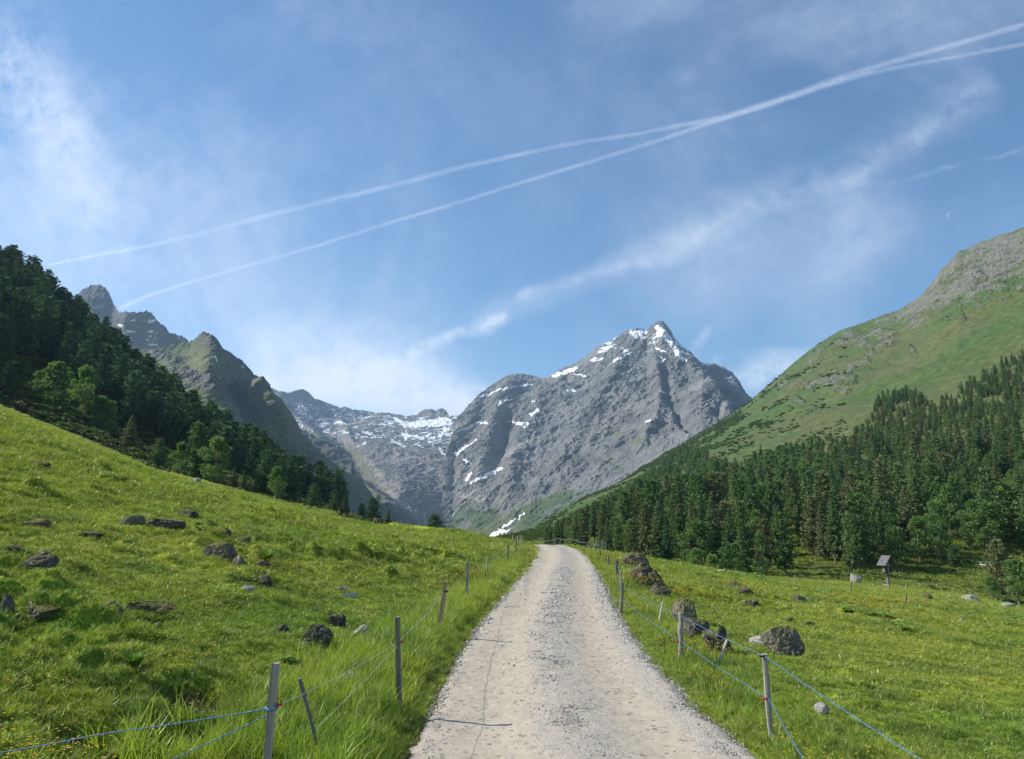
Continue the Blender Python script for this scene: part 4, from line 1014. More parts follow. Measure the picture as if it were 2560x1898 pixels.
def grass_layer(name, x, y, r, protos_, hscale, mat, label, offroad=.02, keepf=None):
    d_ = road_d(x, y); hl = 1.5; edge = np.abs(d_)-hl-.12*sstep(10, 6.5, y)-.10*fbm(x/.5, y/.5, 3., 2)
    ok = edge > offroad
    for hx, hy, hr, hd in HOLES: ok &= np.hypot(x-hx, y-hy) > hr*(.75+.25*rs.rand(len(x)))
    t = x/np.maximum(y, 1); Yc, _ = crest_of(np.clip(t, -1, 1)); ok &= y < Yc+12
    if keepf is not None: ok &= keepf(x, y, d_, r)
    x, y, r, d_ = x[ok], y[ok], r[ok], d_[ok]; z = ground_h(x, y)
    sc = hscale(x, y, r, d_)
    P_ = np.stack([x, y, z], 1); rt = np.stack([rs.normal(0, .12, len(x)), rs.normal(0, .12, len(x)), rs.uniform(0, 6.28, len(x))], 1)
    print(name, len(x))
    return scatter(name, protos_, P_, sc, rt, rs.randint(0, len(protos_), len(x)), [mat], 'stuff', label)
# short pasture turf, clumps grow with distance so that their number stays sane
x, y, r = polar_pts(150000, 2.6, 125, -42, 42, 1.75)
def hs_(x, y, r, d_):
    f = np.clip(r/11., .8, 5.2); v = rs.uniform(.6, 1.35, len(x))*(1+.5*np.clip(fbm(x/2.2, y/2.2, 5., 2), -1, 1))
    short = np.where(d_ > 0, .72, 1.)
    return np.stack([f*v, f*v, np.clip(r/22., .72, 1.8)*v*short], 1)
grass_layer("meadow_grass", x, y, r, [tuft(s, 26, .105, .085, .0042, .8, 2) for s in range(5)], hs_, m_grass, 'short sunny pasture grass with darker hummocks on both slopes')
# tall verge grass between road and fences
x = np.concatenate([-rs.uniform(.9, 4.5, 26000)+.0, rs.uniform(2.0, 5.2, 15000)]); y = np.concatenate([2.5+rs.rand(26000)**1.5*34, 2.5+rs.rand(15000)**1.4*38]); x = x+np.interp(y, _yy, _xx)-.62
def kp(x, y, d_, r):
    s = np.abs(d_)-1.5; lim = np.where(d_ < 0, np.interp(y, [3, 6, 9, 14, 20, 40], [2.0, 1.9, 1.5, 1.2, 1.0, .8]), 1.3)
    return rs.rand(len(x)) < sstep(lim+.5, lim*.5, s)*np.interp(r, [3, 12, 40], [1., .8, .35])
def hv(x, y, r, d_):
    s = np.abs(d_)-1.5; v = rs.uniform(.55, 1.25, len(x))*sstep(-.1, .5, s)*np.where(d_ < 0, 1.0, .50)
    v = np.maximum(v, .25)*(1+.35*fbm(x/.7, y/.7, 1., 2)); v = np.clip(v, .22, 1.5)
    return np.stack([v*.9+.1, v*.9+.1, v], 1)
grass_layer("verge_grass", x, y, np.hypot(x, y), [tuft(50+s, 22, .36, .075, .0045, .55, 3) for s in range(6)], hv, m_tall, 'tall bright grass growing along the road edges under the fences', .0, kp)
# buttercups
def flower(seed, mat_i, n=5, h=.22, rad=.013):
    rs_ = np.random.RandomState(seed); g = Geo(); mi = []
    for i in range(n):
        a = rs_.uniform(0, 6.28); r0 = .22*rs_.rand()**.5; p = np.array([r0*math.cos(a), r0*math.sin(a), 0]); H = h*rs_.uniform(.6, 1.15)
        q = p+np.array([rs_.normal()*.03, rs_.normal()*.03, H]); w_ = .0018
        g.add([p+(-w_, 0, 0), p+(w_, 0, 0), q+(w_, 0, 0), q+(-w_, 0, 0)], [(0, 1, 2, 3)]); mi.append(1)
        th = np.arange(6)*1.047; ring = q+np.stack([np.cos(th)*rad, np.sin(th)*rad, np.full(6, rad*.55)], 1)
        V = np.vstack([ring, [q]])
        g.add(V, [(6, 0, 1, 2), (6, 2, 3, 4), (6, 4, 5, 0)]); mi += [0]*3
    return (np.vstack(g.V), np.vstack(g.Q), None, mi)
x, y, r = polar_pts(60000, 3., 110, -42, 40, 1.9)
fp = fbm(x/3.5, y/3.5, 12., 3)+.45*fbm(x/14., y/14., 2., 2); dd_ = road_d(x, y)
ok = (rs.rand(len(x)) < sstep(.12, .62, fp+.06*(dd_ < 0))*np.interp(r, [3, 8, 20], [.16, .4, .9])) & (np.abs(dd_) > 1.75)
x, y, r = x[ok], y[ok], r[ok]; z = ground_h(x, y)
sc_ = np.clip(r/11., .9, 3.2); hz_ = np.where(np.abs(road_d(x, y)) < 3.3, 1.35, .75)
print('flowers', len(x))
scatter("buttercup_flowers", [flower(s, 0) for s in range(4)], np.stack([x, y, z], 1), np.stack([sc_, sc_, np.clip(hz_*sc_**.4, .5, 2)], 1),
        np.stack([0*x, 0*x, rs.uniform(0, 6.28, len(x))], 1), rs.randint(0, 4, len(x)), [m_yellow, m_stem], 'stuff', 'drifts of tiny yellow buttercups in the grass')
# broad-leaved dock patches
def dock(seed):
    rs_ = np.random.RandomState(seed); V = []; Q = []; c = 0
    for i in range(9):
        a = i*2.4+rs_.uniform(-.3, .3); L = rs_.uniform(.16, .30); w_ = L*.27; el = rs_.uniform(.35, 1.1)
        for j in range(5):
            q = j/4; rr_ = L*q*math.cos(el*(1-.5*q)); zz = L*(math.sin(el)*q-.35*q*q); ww = w_*math.sin(math.pi*min(1, q*.85+.12))
            cx_, cy_ = rr_*math.cos(a), rr_*math.sin(a); V += [(cx_-math.sin(a)*ww, cy_+math.cos(a)*ww, zz+.25*ww), (cx_+math.sin(a)*ww, cy_-math.cos(a)*ww, zz+.25*ww)]
        for j in range(4): Q.append((c+2*j, c+2*j+1, c+2*j+3, c+2*j+2))
        c += 10
    return (V, Q, None, 0)
pp = []
for (ax, ay, bx, by, w_, n) in [(2070,1515,2200,1550,14,60), (2210,1555,2290,1580,16,70), (2390,1520,2440,1540,10,30), (1790,1435,1900,1448,6,70), (2030,1485,2050,1490,8,24), (2010,1500,2040,1508,8,30), (2520,1545,2550,1560,10,20),
                             (1540,1365,1600,1378,5,60), (1740,1440,1790,1452,4,20), (700,1650,760,1690,12,10), (505,1320,525,1345,12,20)]:
    for i in range(n):
        q = rs.rand(); h_ = hit(ax+(bx-ax)*q+rs.normal()*w_*1.2, ay+(by-ay)*q+rs.normal()*w_*.5); pp.append(h_)
pp = np.array(pp); pp[:, 2] = ground_h(pp[:, 0], pp[:, 1]); rd = np.hypot(pp[:, 0], pp[:, 1])
scatter("dock_leaves", [dock(s) for s in range(3)], pp, np.clip(rd/34, .5, 2.0)[:, None]*rs.uniform(.7, 1.2, (len(pp), 3)), np.stack([0*rd, 0*rd, rs.uniform(0, 6.28, len(pp))], 1),
        rs.randint(0, 3, len(pp)), [m_dock], 'stuff', 'patches of broad-leaved dock in the meadow')
# heath scrub along the foot of the pine wood
def bushlet(seed, mi=0):
    rs_ = np.random.RandomState(seed); n = 90; u = rs_.normal(size=(n, 3)); u /= np.linalg.norm(u, axis=1)[:, None]; u[:, 2] = np.abs(u[:, 2])
    c = u*rs_.uniform(.5, 1, (n, 1))*np.array([.8, .8, .55]); V, Q = tufts(rs_, c, u, np.full(n, .32), 2, np.full(n, .08)); return (V, Q, None, mi)
P, sv = spots(BV, BS, 30000, rs); px, py = proj(P)
up_ = np.interp(px, [-400, 0, 130, 180, 260, 330, 420, 520, 600, 700, 800, 900, 1100], [840, 880, 900, 985, 1015, 1065, 1112, 1150, 1182, 1210, 1250, 1285, 1350])
ok = (py > up_) & (sv < 2.0) & (rs.rand(len(px)) < .9); P = P[ok]; px = px[ok]; py = py[ok]
brown = rs.rand(len(P)) < .5+.45*np.sign(fbm(P[:, 0]/9, P[:, 1]/9, 3., 2))
light = caps(px, py, [(20,905,120,1000,30), (170,1018,260,1055,30), (400,1135,470,1180,20)]) > 0
for nm, sel, mt, lb in (("heath_shrubs", brown & ~light, m_heathleaf, 'brownish alpenrose and heather scrub under the pines'), ("green_undergrowth", ~(brown & ~light), m_greenbush, 'green undergrowth at the foot of the pine wood')):
    q = P[sel]; print(nm, len(q)); s3 = rs.uniform(.6, 1.7, (len(q), 1))*np.array([[1.2, 1.2, .85]])
    scatter(nm, [bushlet(s) for s in range(4)], q, s3, np.stack([0*q[:, 0], 0*q[:, 0], rs.uniform(0, 6.28, len(q))], 1), rs.randint(0, 4, len(q)), [mt], 'stuff', lb)
# low bushes on the mountainside and in the clearing
P, sv = spots(GV, GS, 60000, rs); Pb, svb = spots(GV[:210], GS[:210], 22000, rs); P = np.vstack([P, Pb]); sv = np.concatenate([sv, svb]); px, py = proj(P)
nb_ = fbm(P[:, 0]/28, P[:, 1]/60, P[:, 2]/28, 4); band = sstep(900, 1180, py)
ok = (sv < 4) & (py < 1400) & (rs.rand(len(px)) < sstep(.0, .45, nb_+.25*band-.05)*(.22+.70*band)) & (px < 2120+0*px)
ok2 = (caps(px, py, [(2280,1385,2480,1430,24), (2300,1460,2480,1480,10), (2330,1500,2560,1520,12), (2130,1470,2200,1468,7), (2300,1480,2400,1500,14), (2240,1140,2290,1220,20), (2520,1260,2560,1290,20), (2000,1440,2150,1462,8), (2250,1400,2560,1420,16), (2400,1380,2560,1390,16), (1300,1385,1960,1440,22), (1960,1430,2560,1415,26), (1700,1410,1960,1455,20)]) > 0) & (rs.rand(len(px)) < .5)
P = P[ok | ok2]; rd = np.linalg.norm(P, axis=1); print('bushes', len(P))
scatter("green_scrub", [bushlet(10+s) for s in range(4)], P, np.clip(rd/420, .42, 2.2)[:, None]*rs.uniform(.6, 1.3, (len(P), 1))*np.array([[1.3, 1.3, 1.]]), np.stack([0*rd, 0*rd, rs.uniform(0, 6.28, len(P))], 1),
        rs.randint(0, 4, len(P)), [m_greenbush], 'stuff', 'low green scrub dotted over the mountainside and clearing')
# rough grass in the clearing beyond the meadow crest
P, sv = spots(GV[:190], GS[:190], 60000, rs); px, py = proj(P)
ok = (px > 1250) & (P[:, 1] < 190); P = P[ok]; rd = np.linalg.norm(P, axis=1); print('clearing', len(P))
scatter("clearing_grass", [tuft(80+s_, 26, .105, .085, .0042, .8, 2) for s_ in range(4)], P, np.clip(rd/14, 5., 11.)[:, None]*rs.uniform(.6, 1.3, (len(P), 1))*np.array([[1, 1, .45]]), np.stack([0*rd, 0*rd, rs.uniform(0, 6.28, len(P))], 1),
        rs.randint(0, 4, len(P)), [m_grass], 'stuff', 'rough grass in the clearing and under the first trees on the right')
# pebbles on the road
m_peb, k, out = new_mat("pebbles")
oi = k.add('ShaderNodeObjectInfo'); pc = k.mix(oi.outputs['Random'], (.22, .215, .20), (.48, .47, .44)); pc = k.mix(k.mapr(k.math('FRACT', k.math('MULTIPLY', oi.outputs['Random'], 13.)), .75, .9), pc, (.36, .29, .22))
principled(k, out, pc, .85)
def pebble(seed):
    rs_ = np.random.RandomState(seed); V = np.array([(a, b, c) for c in (-1, 1) for b in (-1, 1) for a in (-1, 1)], float)*rs_.uniform(.55, 1, (8, 3))*np.array([1, .75, .5])
    return (V, [(0, 2, 3, 1), (4, 5, 7, 6), (0, 1, 5, 4), (2, 6, 7, 3), (0, 4, 6, 2), (1, 3, 7, 5)], None, 0)
n = 62000; yv = 3.2*(34/3.2)**(rs.rand(n)); 
which = rs.rand(n); off = np.where(which < .48, rs.normal(0, .21, n)+.02, np.where(which < .82, 1.56-np.abs(rs.normal(0, .24, n)), np.where(which < .92, -1.5+np.abs(rs.normal(0, .12, n)), rs.uniform(-1.4, 1.4, n))))
off = off+.12*fbm(yv/2., 3.3, 1., 2); sp = rs.rand(n) < .35+.65*sstep(-.25, .25, fbm(off/.5, yv/1.2, 5., 3))
off, yv = off[sp], yv[sp]; sl_ = np.interp(yv, _yy, _sx); nn = np.sqrt(1+sl_*sl_); xv = np.interp(yv, _yy, _xx)+off/nn; y2 = yv-off*sl_/nn
prof_ = .035*np.exp(-(off/.42)**2)-.03*np.exp(-((off-.8)/.35)**2)-.03*np.exp(-((off+.8)/.35)**2)
zv = ground_h(xv, y2, False)+.012+.02+prof_*(np.abs(off) < 1.3)-.004; zv = np.where(np.abs(off) > 1.42, zv-.02, zv)
sz = .0066*rs.lognormal(0, .42, len(xv))*np.clip(y2/9, .8, 2.2)
scatter("loose_gravel", [pebble(s) for s in range(6)], np.stack([xv, y2, zv], 1), np.repeat(sz[:, None], 3, 1), rs.uniform(0, 6.28, (len(xv), 3))*np.array([.12, .12, 1]), rs.randint(0, 6, len(xv)), [m_peb], 'stuff', 'loose grey gravel along the middle and edges of the road')

# ------------------------------------------------------------------ rocks
def rock_mat(name, a, b, moss=(.10, .115, .030), mossy=.45):
    m, k, out = new_mat(name)
    tc = k.add('ShaderNodeTexCoord').outputs['Object']; geo = k.add('ShaderNodeNewGeometry'); P = geo.outputs['Position']
    n = k.noise(P, 2.2, 7, .7); n2 = k.noise(P, 11., 5, .7); v = k.voro(P, 7., 'DISTANCE_TO_EDGE')
    col = k.mix(k.mapr(n, .35, .65), a, b); col = k.mix(k.mapr(n2, .58, .66), col, (.42, .41, .37)); col = k.mix(k.mapr(n2, .42, .34), col, tuple(q*.45 for q in a))
    sz = k.add('ShaderNodeSeparateXYZ'); k.l.new(geo.outputs['True Normal'], sz.inputs[0])
    mf = k.mapr(k.math('ADD', k.math('MULTIPLY', sz.outputs[2], .55), n), 1.08-mossy*.5, 1.2-mossy*.5)
    col = k.mix(mf, col, k.mix(k.mapr(n2, .4, .6), moss, (.17, .14, .045)))
    principled(k, out, col, .9, k.bump(k.math('ADD', n, k.math('MULTIPLY', n2, .5)), 1., .05), .15); return m
m_rock = rock_mat("mossy_field_rock", (.085, .078, .064), (.22, .20, .165), mossy=.7)
m_rockd = rock_mat("dark_field_rock", (.040, .036, .030), (.14, .125, .105), mossy=.5)
m_rockl = rock_mat("pale_field_rock", (.26, .248, .222), (.44, .42, .38), mossy=.05)
def ico(sub):
    t = (1+5**.5)/2; V = [(-1,t,0),(1,t,0),(-1,-t,0),(1,-t,0),(0,-1,t),(0,1,t),(0,-1,-t),(0,1,-t),(t,0,-1),(t,0,1),(-t,0,-1),(-t,0,1)]
    F = [(0,11,5),(0,5,1),(0,1,7),(0,7,10),(0,10,11),(1,5,9),(5,11,4),(11,10,2),(10,7,6),(7,1,8),(3,9,4),(3,4,2),(3,2,6),(3,6,8),(3,8,9),(4,9,5),(2,4,11),(6,2,10),(8,6,7),(9,8,1)]
    V = [np.array(v)/np.linalg.norm(v) for v in V]
    for _ in range(sub):
        c = {}; N = []
        def mid(a, b):
            k_ = (min(a, b), max(a, b))
            if k_ not in c: m = V[a]+V[b]; V.append(m/np.linalg.norm(m)); c[k_] = len(V)-1
            return c[k_]
        for a, b, d in F: e, f, g_ = mid(a, b), mid(b, d), mid(d, a); N += [(a, e, g_), (b, f, e), (d, g_, f), (e, f, g_)]
        F = N
    return np.array(V), np.array(F)
ICO = ico(4)
def rock_shape(seed, sx, sy, sz_, ang=1.2):
    rs_ = np.random.RandomState(seed); V = ICO[0].copy()
    for i in range(int(11*ang)):       # chop flat facets
        n = rs_.normal(size=3); n[2] *= .8; n /= np.linalg.norm(n); d_ = rs_.uniform(.42, .82); q = V @ n-d_; V -= np.maximum(q, 0)[:, None]*n*.93
    V *= (1+.16*fbm(V[:, 0]*1.6+seed, V[:, 1]*1.6, V[:, 2]*1.6, 4))[:, None]
    V += (.10*fbm(V[:, 0]*3.3+seed, V[:, 1]*3.3, V[:, 2]*3.3, 4, .6, True)+.05*fbm(V[:, 0]*9+seed, V[:, 1]*9, V[:, 2]*9, 3))[:, None]*ICO[0]
    return V*np.array([sx, sy, sz_])
def rock(px, py, wpx, hpx, label, mat=None, tilt=0., seed=None, name='rock', group=None, sink=.30, depth=.8, Y=None):
    """px,py: middle of the rock's foot in the photo; wpx,hpx its size there"""
    p = hit(px, py) if Y is None else at(px, py, Y); sc = p[1]/FPX
    if Y is not None and px > 1100: pass
    sx = wpx*sc/2*1.25; hz = hpx*sc*1.30; V = rock_shape(seed if seed is not None else int(px*7+py), sx, max(sx*depth, .05), hz*.75)
    c, s = math.cos(tilt), math.sin(tilt); V = np.stack([V[:, 0]*c-V[:, 2]*s, V[:, 1], V[:, 0]*s+V[:, 2]*c], 1)
    V[:, 2] += hz*.22
    me = np_mesh(name, V, ICO[1], [mat or m_rock], False)
    o = link(name, me); o.location = tuple(float(q) for q in (p[0], p[1]+sx*depth*.5, p[2])); o.rotation_euler = (0, 0, 0)
    tag(o, label, 'rock', group); return o
ROCKS = [
 (322,1322,50,30,'pale pointed rock standing up on the upper left meadow',m_rock,-.5), (412,1338,92,26,'long low dark rock slab right of the pale pointed rock',m_rockd,0),
 (462,1295,52,14,'thin mossy rock lip high on the left meadow',m_rockd,0), (545,1362,54,28,'dark domed rock above the big lichen rock on the left',m_rockd,0),
 (605,1366,40,16,'low brown rock right of the dark domed rock',m_rock,0), (548,1412,74,48,'big lichen-covered rock in the middle of the left meadow',m_rock,.2),
 (595,1432,38,22,'mossy rock just below the big lichen-covered rock',m_rock,.2), (650,1438,36,24,'small dark rock under the fern tuft',m_rockd,0),
 (655,1472,42,22,'rounded dark rock below the fern tuft',m_rockd,0), (614,1486,28,16,'small reddish grey rock low beside the rounded dark one',m_rockl,0),
 (692,1485,16,8,'tiny pale stone right of the reddish grey rock',m_rockl,0), (75,1460,88,38,'large dark mossy hummock rock at the left edge of the meadow',m_rockd,0),
 (82,1325,60,18,'flat grey rock far up on the left meadow slope',m_rock,0), (20,1395,46,12,'low brown rock at the left picture edge',m_rockd,0),
 (360,1545,100,22,'long yellowish mossy rock in the lower left meadow',m_rock,0), (255,1575,80,24,'mossy lump left of the long yellowish rock',m_rock,0),
 (92,1578,110,26,'wide grey cracked rock low on the left meadow',m_rock,0), (5,1565,30,40,'dark rock cut by the left picture edge',m_rockd,0),
 (780,1626,72,42,'brown rounded boulder between the meadow and the left fence',m_rockd,0), (838,1570,44,22,'dark mossy rock behind the brown rounded boulder',m_rockd,0),
 (708,1588,32,16,'small dark mossy rock left of the dark one in the left meadow',m_rockd,0), (845,1480,34,10,'flat pale stone in the left meadow near the orange stake',m_rockl,0),
 (868,1500,40,12,'second flat pale stone just below the first one near the stake',m_rockl,0), (888,1600,52,22,'tilted pale slab beside the middle left fence post',m_rockl,.6),
 (850,1740,96,46,'long pale stony slab under the left fence wire',m_rockl,.5), (85,1168,50,13,'small dark grey rock alone high on the far left meadow',m_rockd,0),
 (490,1208,24,9,'white stone on the upper edge of the left meadow',m_rockl,0), (726,1250,30,12,'rounded grey boulder on the crest below the broad pine',m_rockl,0),
 (740,1425,30,9,'thin mossy stone in the middle left meadow',m_rock,0), (200,1345,70,9,'low mossy ridge stone in the upper left meadow',m_rockd,0),
 (1592,1422,82,44,'big rock with a flat grey top by the right fence',m_rock,-.3), (1622,1472,80,52,'jagged black-shaded rock below the flat-topped rock',m_rockd,-.5),
 (1654,1494,46,30,'lower end rock of the jagged row beside the right fence',m_rockd,-.3), (1716,1560,80,44,'brown layered rock right of the thick fence post',m_rock,-.5),
 (1752,1598,84,46,'dark rock leaning against the layered one by the right fence',m_rockd,-.6), (1806,1638,92,34,'dark shaded rock behind the thin pale stake',m_rockd,-.5),
 (1805,1593,20,20,'small upright dark rock above the shaded rock row',m_rockd,0), (1965,1640,84,50,'big angular boulder with a dark face on the right meadow',m_rock,.1),
 (1905,1618,60,18,'pale flat rock touching the left of the big angular boulder',m_rockl,0), (1840,1482,42,24,'grey rock with a pale top on the upper right meadow',m_rock,-.2),
 (1866,1495,34,16,'dark lower half of the rock pair on the upper right meadow',m_rockd,-.3), (1795,1500,20,8,'small round dark rock in the upper right meadow',m_rockd,0),
 (1878,1522,46,12,'shadowed hollow stone on the right meadow',m_rockd,0), (2000,1508,34,14,'grey tilted rock in the middle right meadow',m_rock,-.4),
 (2022,1512,20,9,'small rock touching the grey tilted rock',m_rock,0), (1975,1562,22,7,'small dark stone low on the right meadow',m_rockd,0), (2030,1568,24,8,'second small dark stone on the right meadow',m_rockd,-.3),
 (2058,1802,30,20,'single rounded grey stone behind the right-hand fence rope',m_rockl,0), (1800,1434,22,7,'little pale stone near the forest edge on the right meadow',m_rockl,0),
 (2145,1460,30,20,'pale standing rock left of the wayside shrine',m_rockl,0), (2318,1502,26,16,'rock heap end right of the shrine',m_rock,-.5), (2440,1508,44,14,'wide pinkish rock near the clearing on the right',m_rockl,0),
 (2522,1522,34,10,'white flat rock at the right edge of the meadow',m_rockl,0), (2406,1556,10,7,'small white stone in the far right meadow',m_rockl,0), (2282,1508,22,8,'low grey rock below the shrine',m_rock,0),
 (2375,1500,14,7,'small light rock left of the wide pinkish rock',m_rockl,0),
]
for i, (a, b, w_, h_, lb, mt, tl) in enumerate(ROCKS): rock(a, b, w_, h_, lb, mt, tl, seed=i*3+2)

# fern tuft on the left meadow
def fern(px, py, h, label):
    p = hit(px, py); rs_ = np.random.RandomState(4); g = Geo()
    for i in range(240):
        a = rs_.uniform(0, 6.28); ln = rs_.uniform(.1, .8); H = h*rs_.uniform(.6, 1.1); q = np.linspace(0, 1, 7)
        c = np.stack([math.cos(a)*H*ln*q**1.5, math.sin(a)*H*ln*q**1.5, H*(q-.2*ln*q*q)], 1)
        w_ = .008*np.sin(np.pi*np.clip(q*.9+.08, 0, 1))+.003; sd_ = np.array([-math.sin(a), math.cos(a), 0])
        V = np.stack([c-sd_*w_[:, None], c+sd_*w_[:, None]], 1).reshape(-1, 3); g.add(V, [(2*j, 2*j+1, 2*j+3, 2*j+2) for j in range(6)])
    o = link("fern_plant", g.mesh("fern_plant", [m_dock])); o.location = tuple(p); tag(o, label, 'fern'); return o
fern(665, 1424, .36, 'bright green fern tuft growing on a rock in the left meadow')
fern(330, 1720, .17, 'small dark green plant clump in the lower left meadow').name = 'leafy_plant'

# ------------------------------------------------------------------ fences
m_post = wood_mat("grey_weathered_wood", (.20, .18, .155), (.42, .39, .34), 3.); m_postd = wood_mat("dark_weathered_wood", (.10, .09, .08), (.24, .22, .19), 3.)
m_posto = wood_mat("orange_new_wood", (.36, .22, .12), (.52, .36, .21), 3.); m_postl = wood_mat("pale_dry_wood", (.42, .38, .31), (.62, .58, .50), 3.)
def plain(name, c, rough=.5, stripe=None):
    m, k, out = new_mat(name)
    tc = k.add('ShaderNodeTexCoord').outputs['Object']
    cc = k.mix(k.mapr(k.noise(tc, 30., 3), .35, .65), c, tuple(q*.7 for q in c))
    if stripe:
        n = k.noise(tc, 55., 1); cc = k.mix(k.mapr(n, .5, .56), cc, stripe)
    principled(k, out, cc, rough); return m
m_blue = plain("blue_rope", (.05, .14, .33), .6, (.12, .25, .45)); m_wwire = plain("white_fence_tape", (.60, .66, .62), .6, (.30, .42, .38)); m_red = plain("red_insulator", (.65, .03, .05), .4)
m_blk = plain("black_insulator", (.03, .03, .035), .4); m_yel2 = plain("grey_wire", (.35, .35, .33), .5)
def post_geo(b, t, w, seed=0, square=True, split=True):
    rs_ = np.random.RandomState(seed); g = Geo(); n = 9 if square else 10; b = np.array(b, float); t = np.array(t, float); ax = t-b; L = np.linalg.norm(ax)
    ax /= L; q = np.linspace(0, 1, 9); u = np.cross(ax, [0, 1, 0.]); u /= np.linalg.norm(u); v = np.cross(ax, u)
    if square: prof = np.array([(-1,-.9),(-.35,-1),(.4,-.95),(1,-.85),(.95,.1),(1,.9),(.2,1),(-.9,.95),(-1,0)])*.5
    else: th = np.arange(10)*.6283; prof = np.stack([np.cos(th), np.sin(th)], 1)*.5*(1+rs_.uniform(-.1, .1, (10, 1)))
    V = []
    for i, qq in enumerate(q):
        wb = w*(1+.06*rs_.normal())*(1.0 if i else 1.05)*(1-.06*qq); cpt = b+ax*L*qq+u*.05*w*rs_.normal()+v*.05*w*rs_.normal()
        for (a_, c_) in prof:
            zt = (rs_.uniform(-.12, .12)*w if i == 8 else 0); V.append(cpt+u*a_*wb+v*c_*wb+ax*zt)
    i_ = np.arange(9*n).reshape(9, n); j_ = np.roll(i_, -1, 1); Q = np.stack([i_[:-1], j_[:-1], j_[1:], i_[1:]], -1).reshape(-1, 4)
    V.append(t); T = [(9*n, i_[-1, k_], j_[-1, k_]) for k_ in range(n)]
    g.add(V, Q, T); return g
def rope(pts, sag, rad, mat, name, parent, sub=14):
    P_ = []
    for a, b in zip(pts[:-1], pts[1:]):
        for q in np.linspace(0, 1, sub, endpoint=False): c = np.array(a)*(1-q)+np.array(b)*q; c[2] -= sag*4*q*(1-q)*np.linalg.norm(np.array(b)-np.array(a))/6; P_.append(c)
    P_.append(np.array(pts[-1])); g = Geo(); g.tube(P_, rad, 5)
    return link(name, g.mesh(name, [mat], True), parent)
def fence(name_lbl, posts, cat='fence', name='pasture_fence'):
    """posts: (base point, top point, width, material, round?)"""
    e = empty(name, (0, 0, 0), name_lbl, cat); P_ = []
    for i, (b, t, w, mt, sq, lb) in enumerate(posts):
        o = link('fence_post', post_geo(b, t, w, i*7+1, sq).mesh('fence_post', [mt]), e)
        if lb: o['label'] = lb
        P_.append(o)
    return e, P_
def fp(pxb, pyb, pxt, pyt, w, mt, sq=True, lb=None, Y=None, sink=.35):
    """a post from its foot and top pixels; the foot stands on the ground there (or at distance Y)"""
    if Y is None: b = hit(pxb, pyb)
    else:
        b = at(pxb, pyb, Y)
    t = at(pxt, pyt, b[1]); ax = t-b; 
    g_ = float(ground_h(b[0], b[1], False)); ax = ax/abs(ax[2]); b = b-ax*(b[2]-(g_-sink)) if ax[2] > 0 else b
    return (b, t, w, mt, sq, lb)
def along(post, f): return np.array(post[0])*(1-f)+np.array(post[1])*f
def frac_z(post, h):  # point h metres below the top
    b, t = np.array(post[0]), np.array(post[1]); L = np.linalg.norm(t-b); return t+(b-t)*h/L
def insul(p, r, mat, parent, name='insulator'):
    g = Geo(); g.tube([np.array(p)+(-r*1.2, 0, 0), np.array(p)+(-r*.4, 0, 0), np.array(p)+(r*.4, 0, 0), np.array(p)+(r*1.2, 0, 0)], [r*.9, r*.55, r*.55, r*.9], 8)
    return link(name, g.mesh(name, [mat], True), parent)
# left roadside fence
LP = [fp(652,2080,690,1657,.045,m_post,True,'thick grey squared post nearest on the left',5.2), fp(785,1830,749,1697,.034,m_postd,False,'thin dark stake leaning left',6.8),
      fp(998,1740,993,1542,.054,m_postd,True,None,8.9), fp(1100,1562,1114,1453,.075,m_posto,True,'orange-brown split stake leaning right',14.6),
      fp(1166,1500,1170,1404,.07,m_post,True,None,20.), fp(1218,1447,1219,1393,.06,m_post,False,None,27.), fp(1269,1415,1270,1362,.07,m_postd,False,None,35.), fp(1289,1402,1291,1341,.075,m_postd,False,None,42.),
      fp(1304,1392,1305,1339,.085,m_post,False,None,47.), fp(1293,1362,1295,1339,.09,m_posto,False,None,62.), fp(1282,1352,1282,1338,.09,m_post,False,None,66.), fp(1300,1356,1301,1337,.09,m_post,False,None,70.)]
fe, FPo = fence('electric pasture fence of grey wooden stakes along the left edge of the road', LP)
z2 = .33
tops = [frac_z(LP[0], .27)]+[frac_z(LP[1], .18)]+[frac_z(LP[2], .26)]+[frac_z(LP[3], .18)]+[frac_z(q, .2) for q in LP[4:9]]
rope([tops[0]]+tops[2:], .05, .0022, m_wwire, 'fence_wire', fe)
low = [frac_z(LP[0], .36), frac_z(LP[1], .42), frac_z(LP[2], .30)]
rope([low[1], low[2]], .04, .0018, m_wwire, 'fence_wire', fe)
offl = at(-60, 1892, 5.4); offl2 = at(395, 1915, 5.6)
rope([tops[0], at(250, 1836, 5.3), offl], .03, .0036, m_blue, 'blue_rope', fe); rope([frac_z(LP[0], .30), offl2, at(250,2000,5.7)], .02, .0036, m_blue, 'blue_rope', fe)
insul(tops[0]+np.array([.045, 0, .02]), .013, m_red, FPo[0]); insul(tops[2]+np.array([.045, -.02, .0]), .016, m_red, FPo[2]); insul(tops[3]+np.array([.03, -.03, .0]), .028, m_blk, FPo[3])
g = Geo(); kn = tops[0]; g.tube([kn+(-.035, -.035, .01), kn+(.0, -.045, -.008), kn+(.035, -.03, .004), kn+(.03, .03, .0), kn+(-.03, .03, .006), kn+(-.036, -.03, -.008)], .007, 6); link('rope_knot', g.mesh('rope_knot', [m_blue], True), FPo[0])
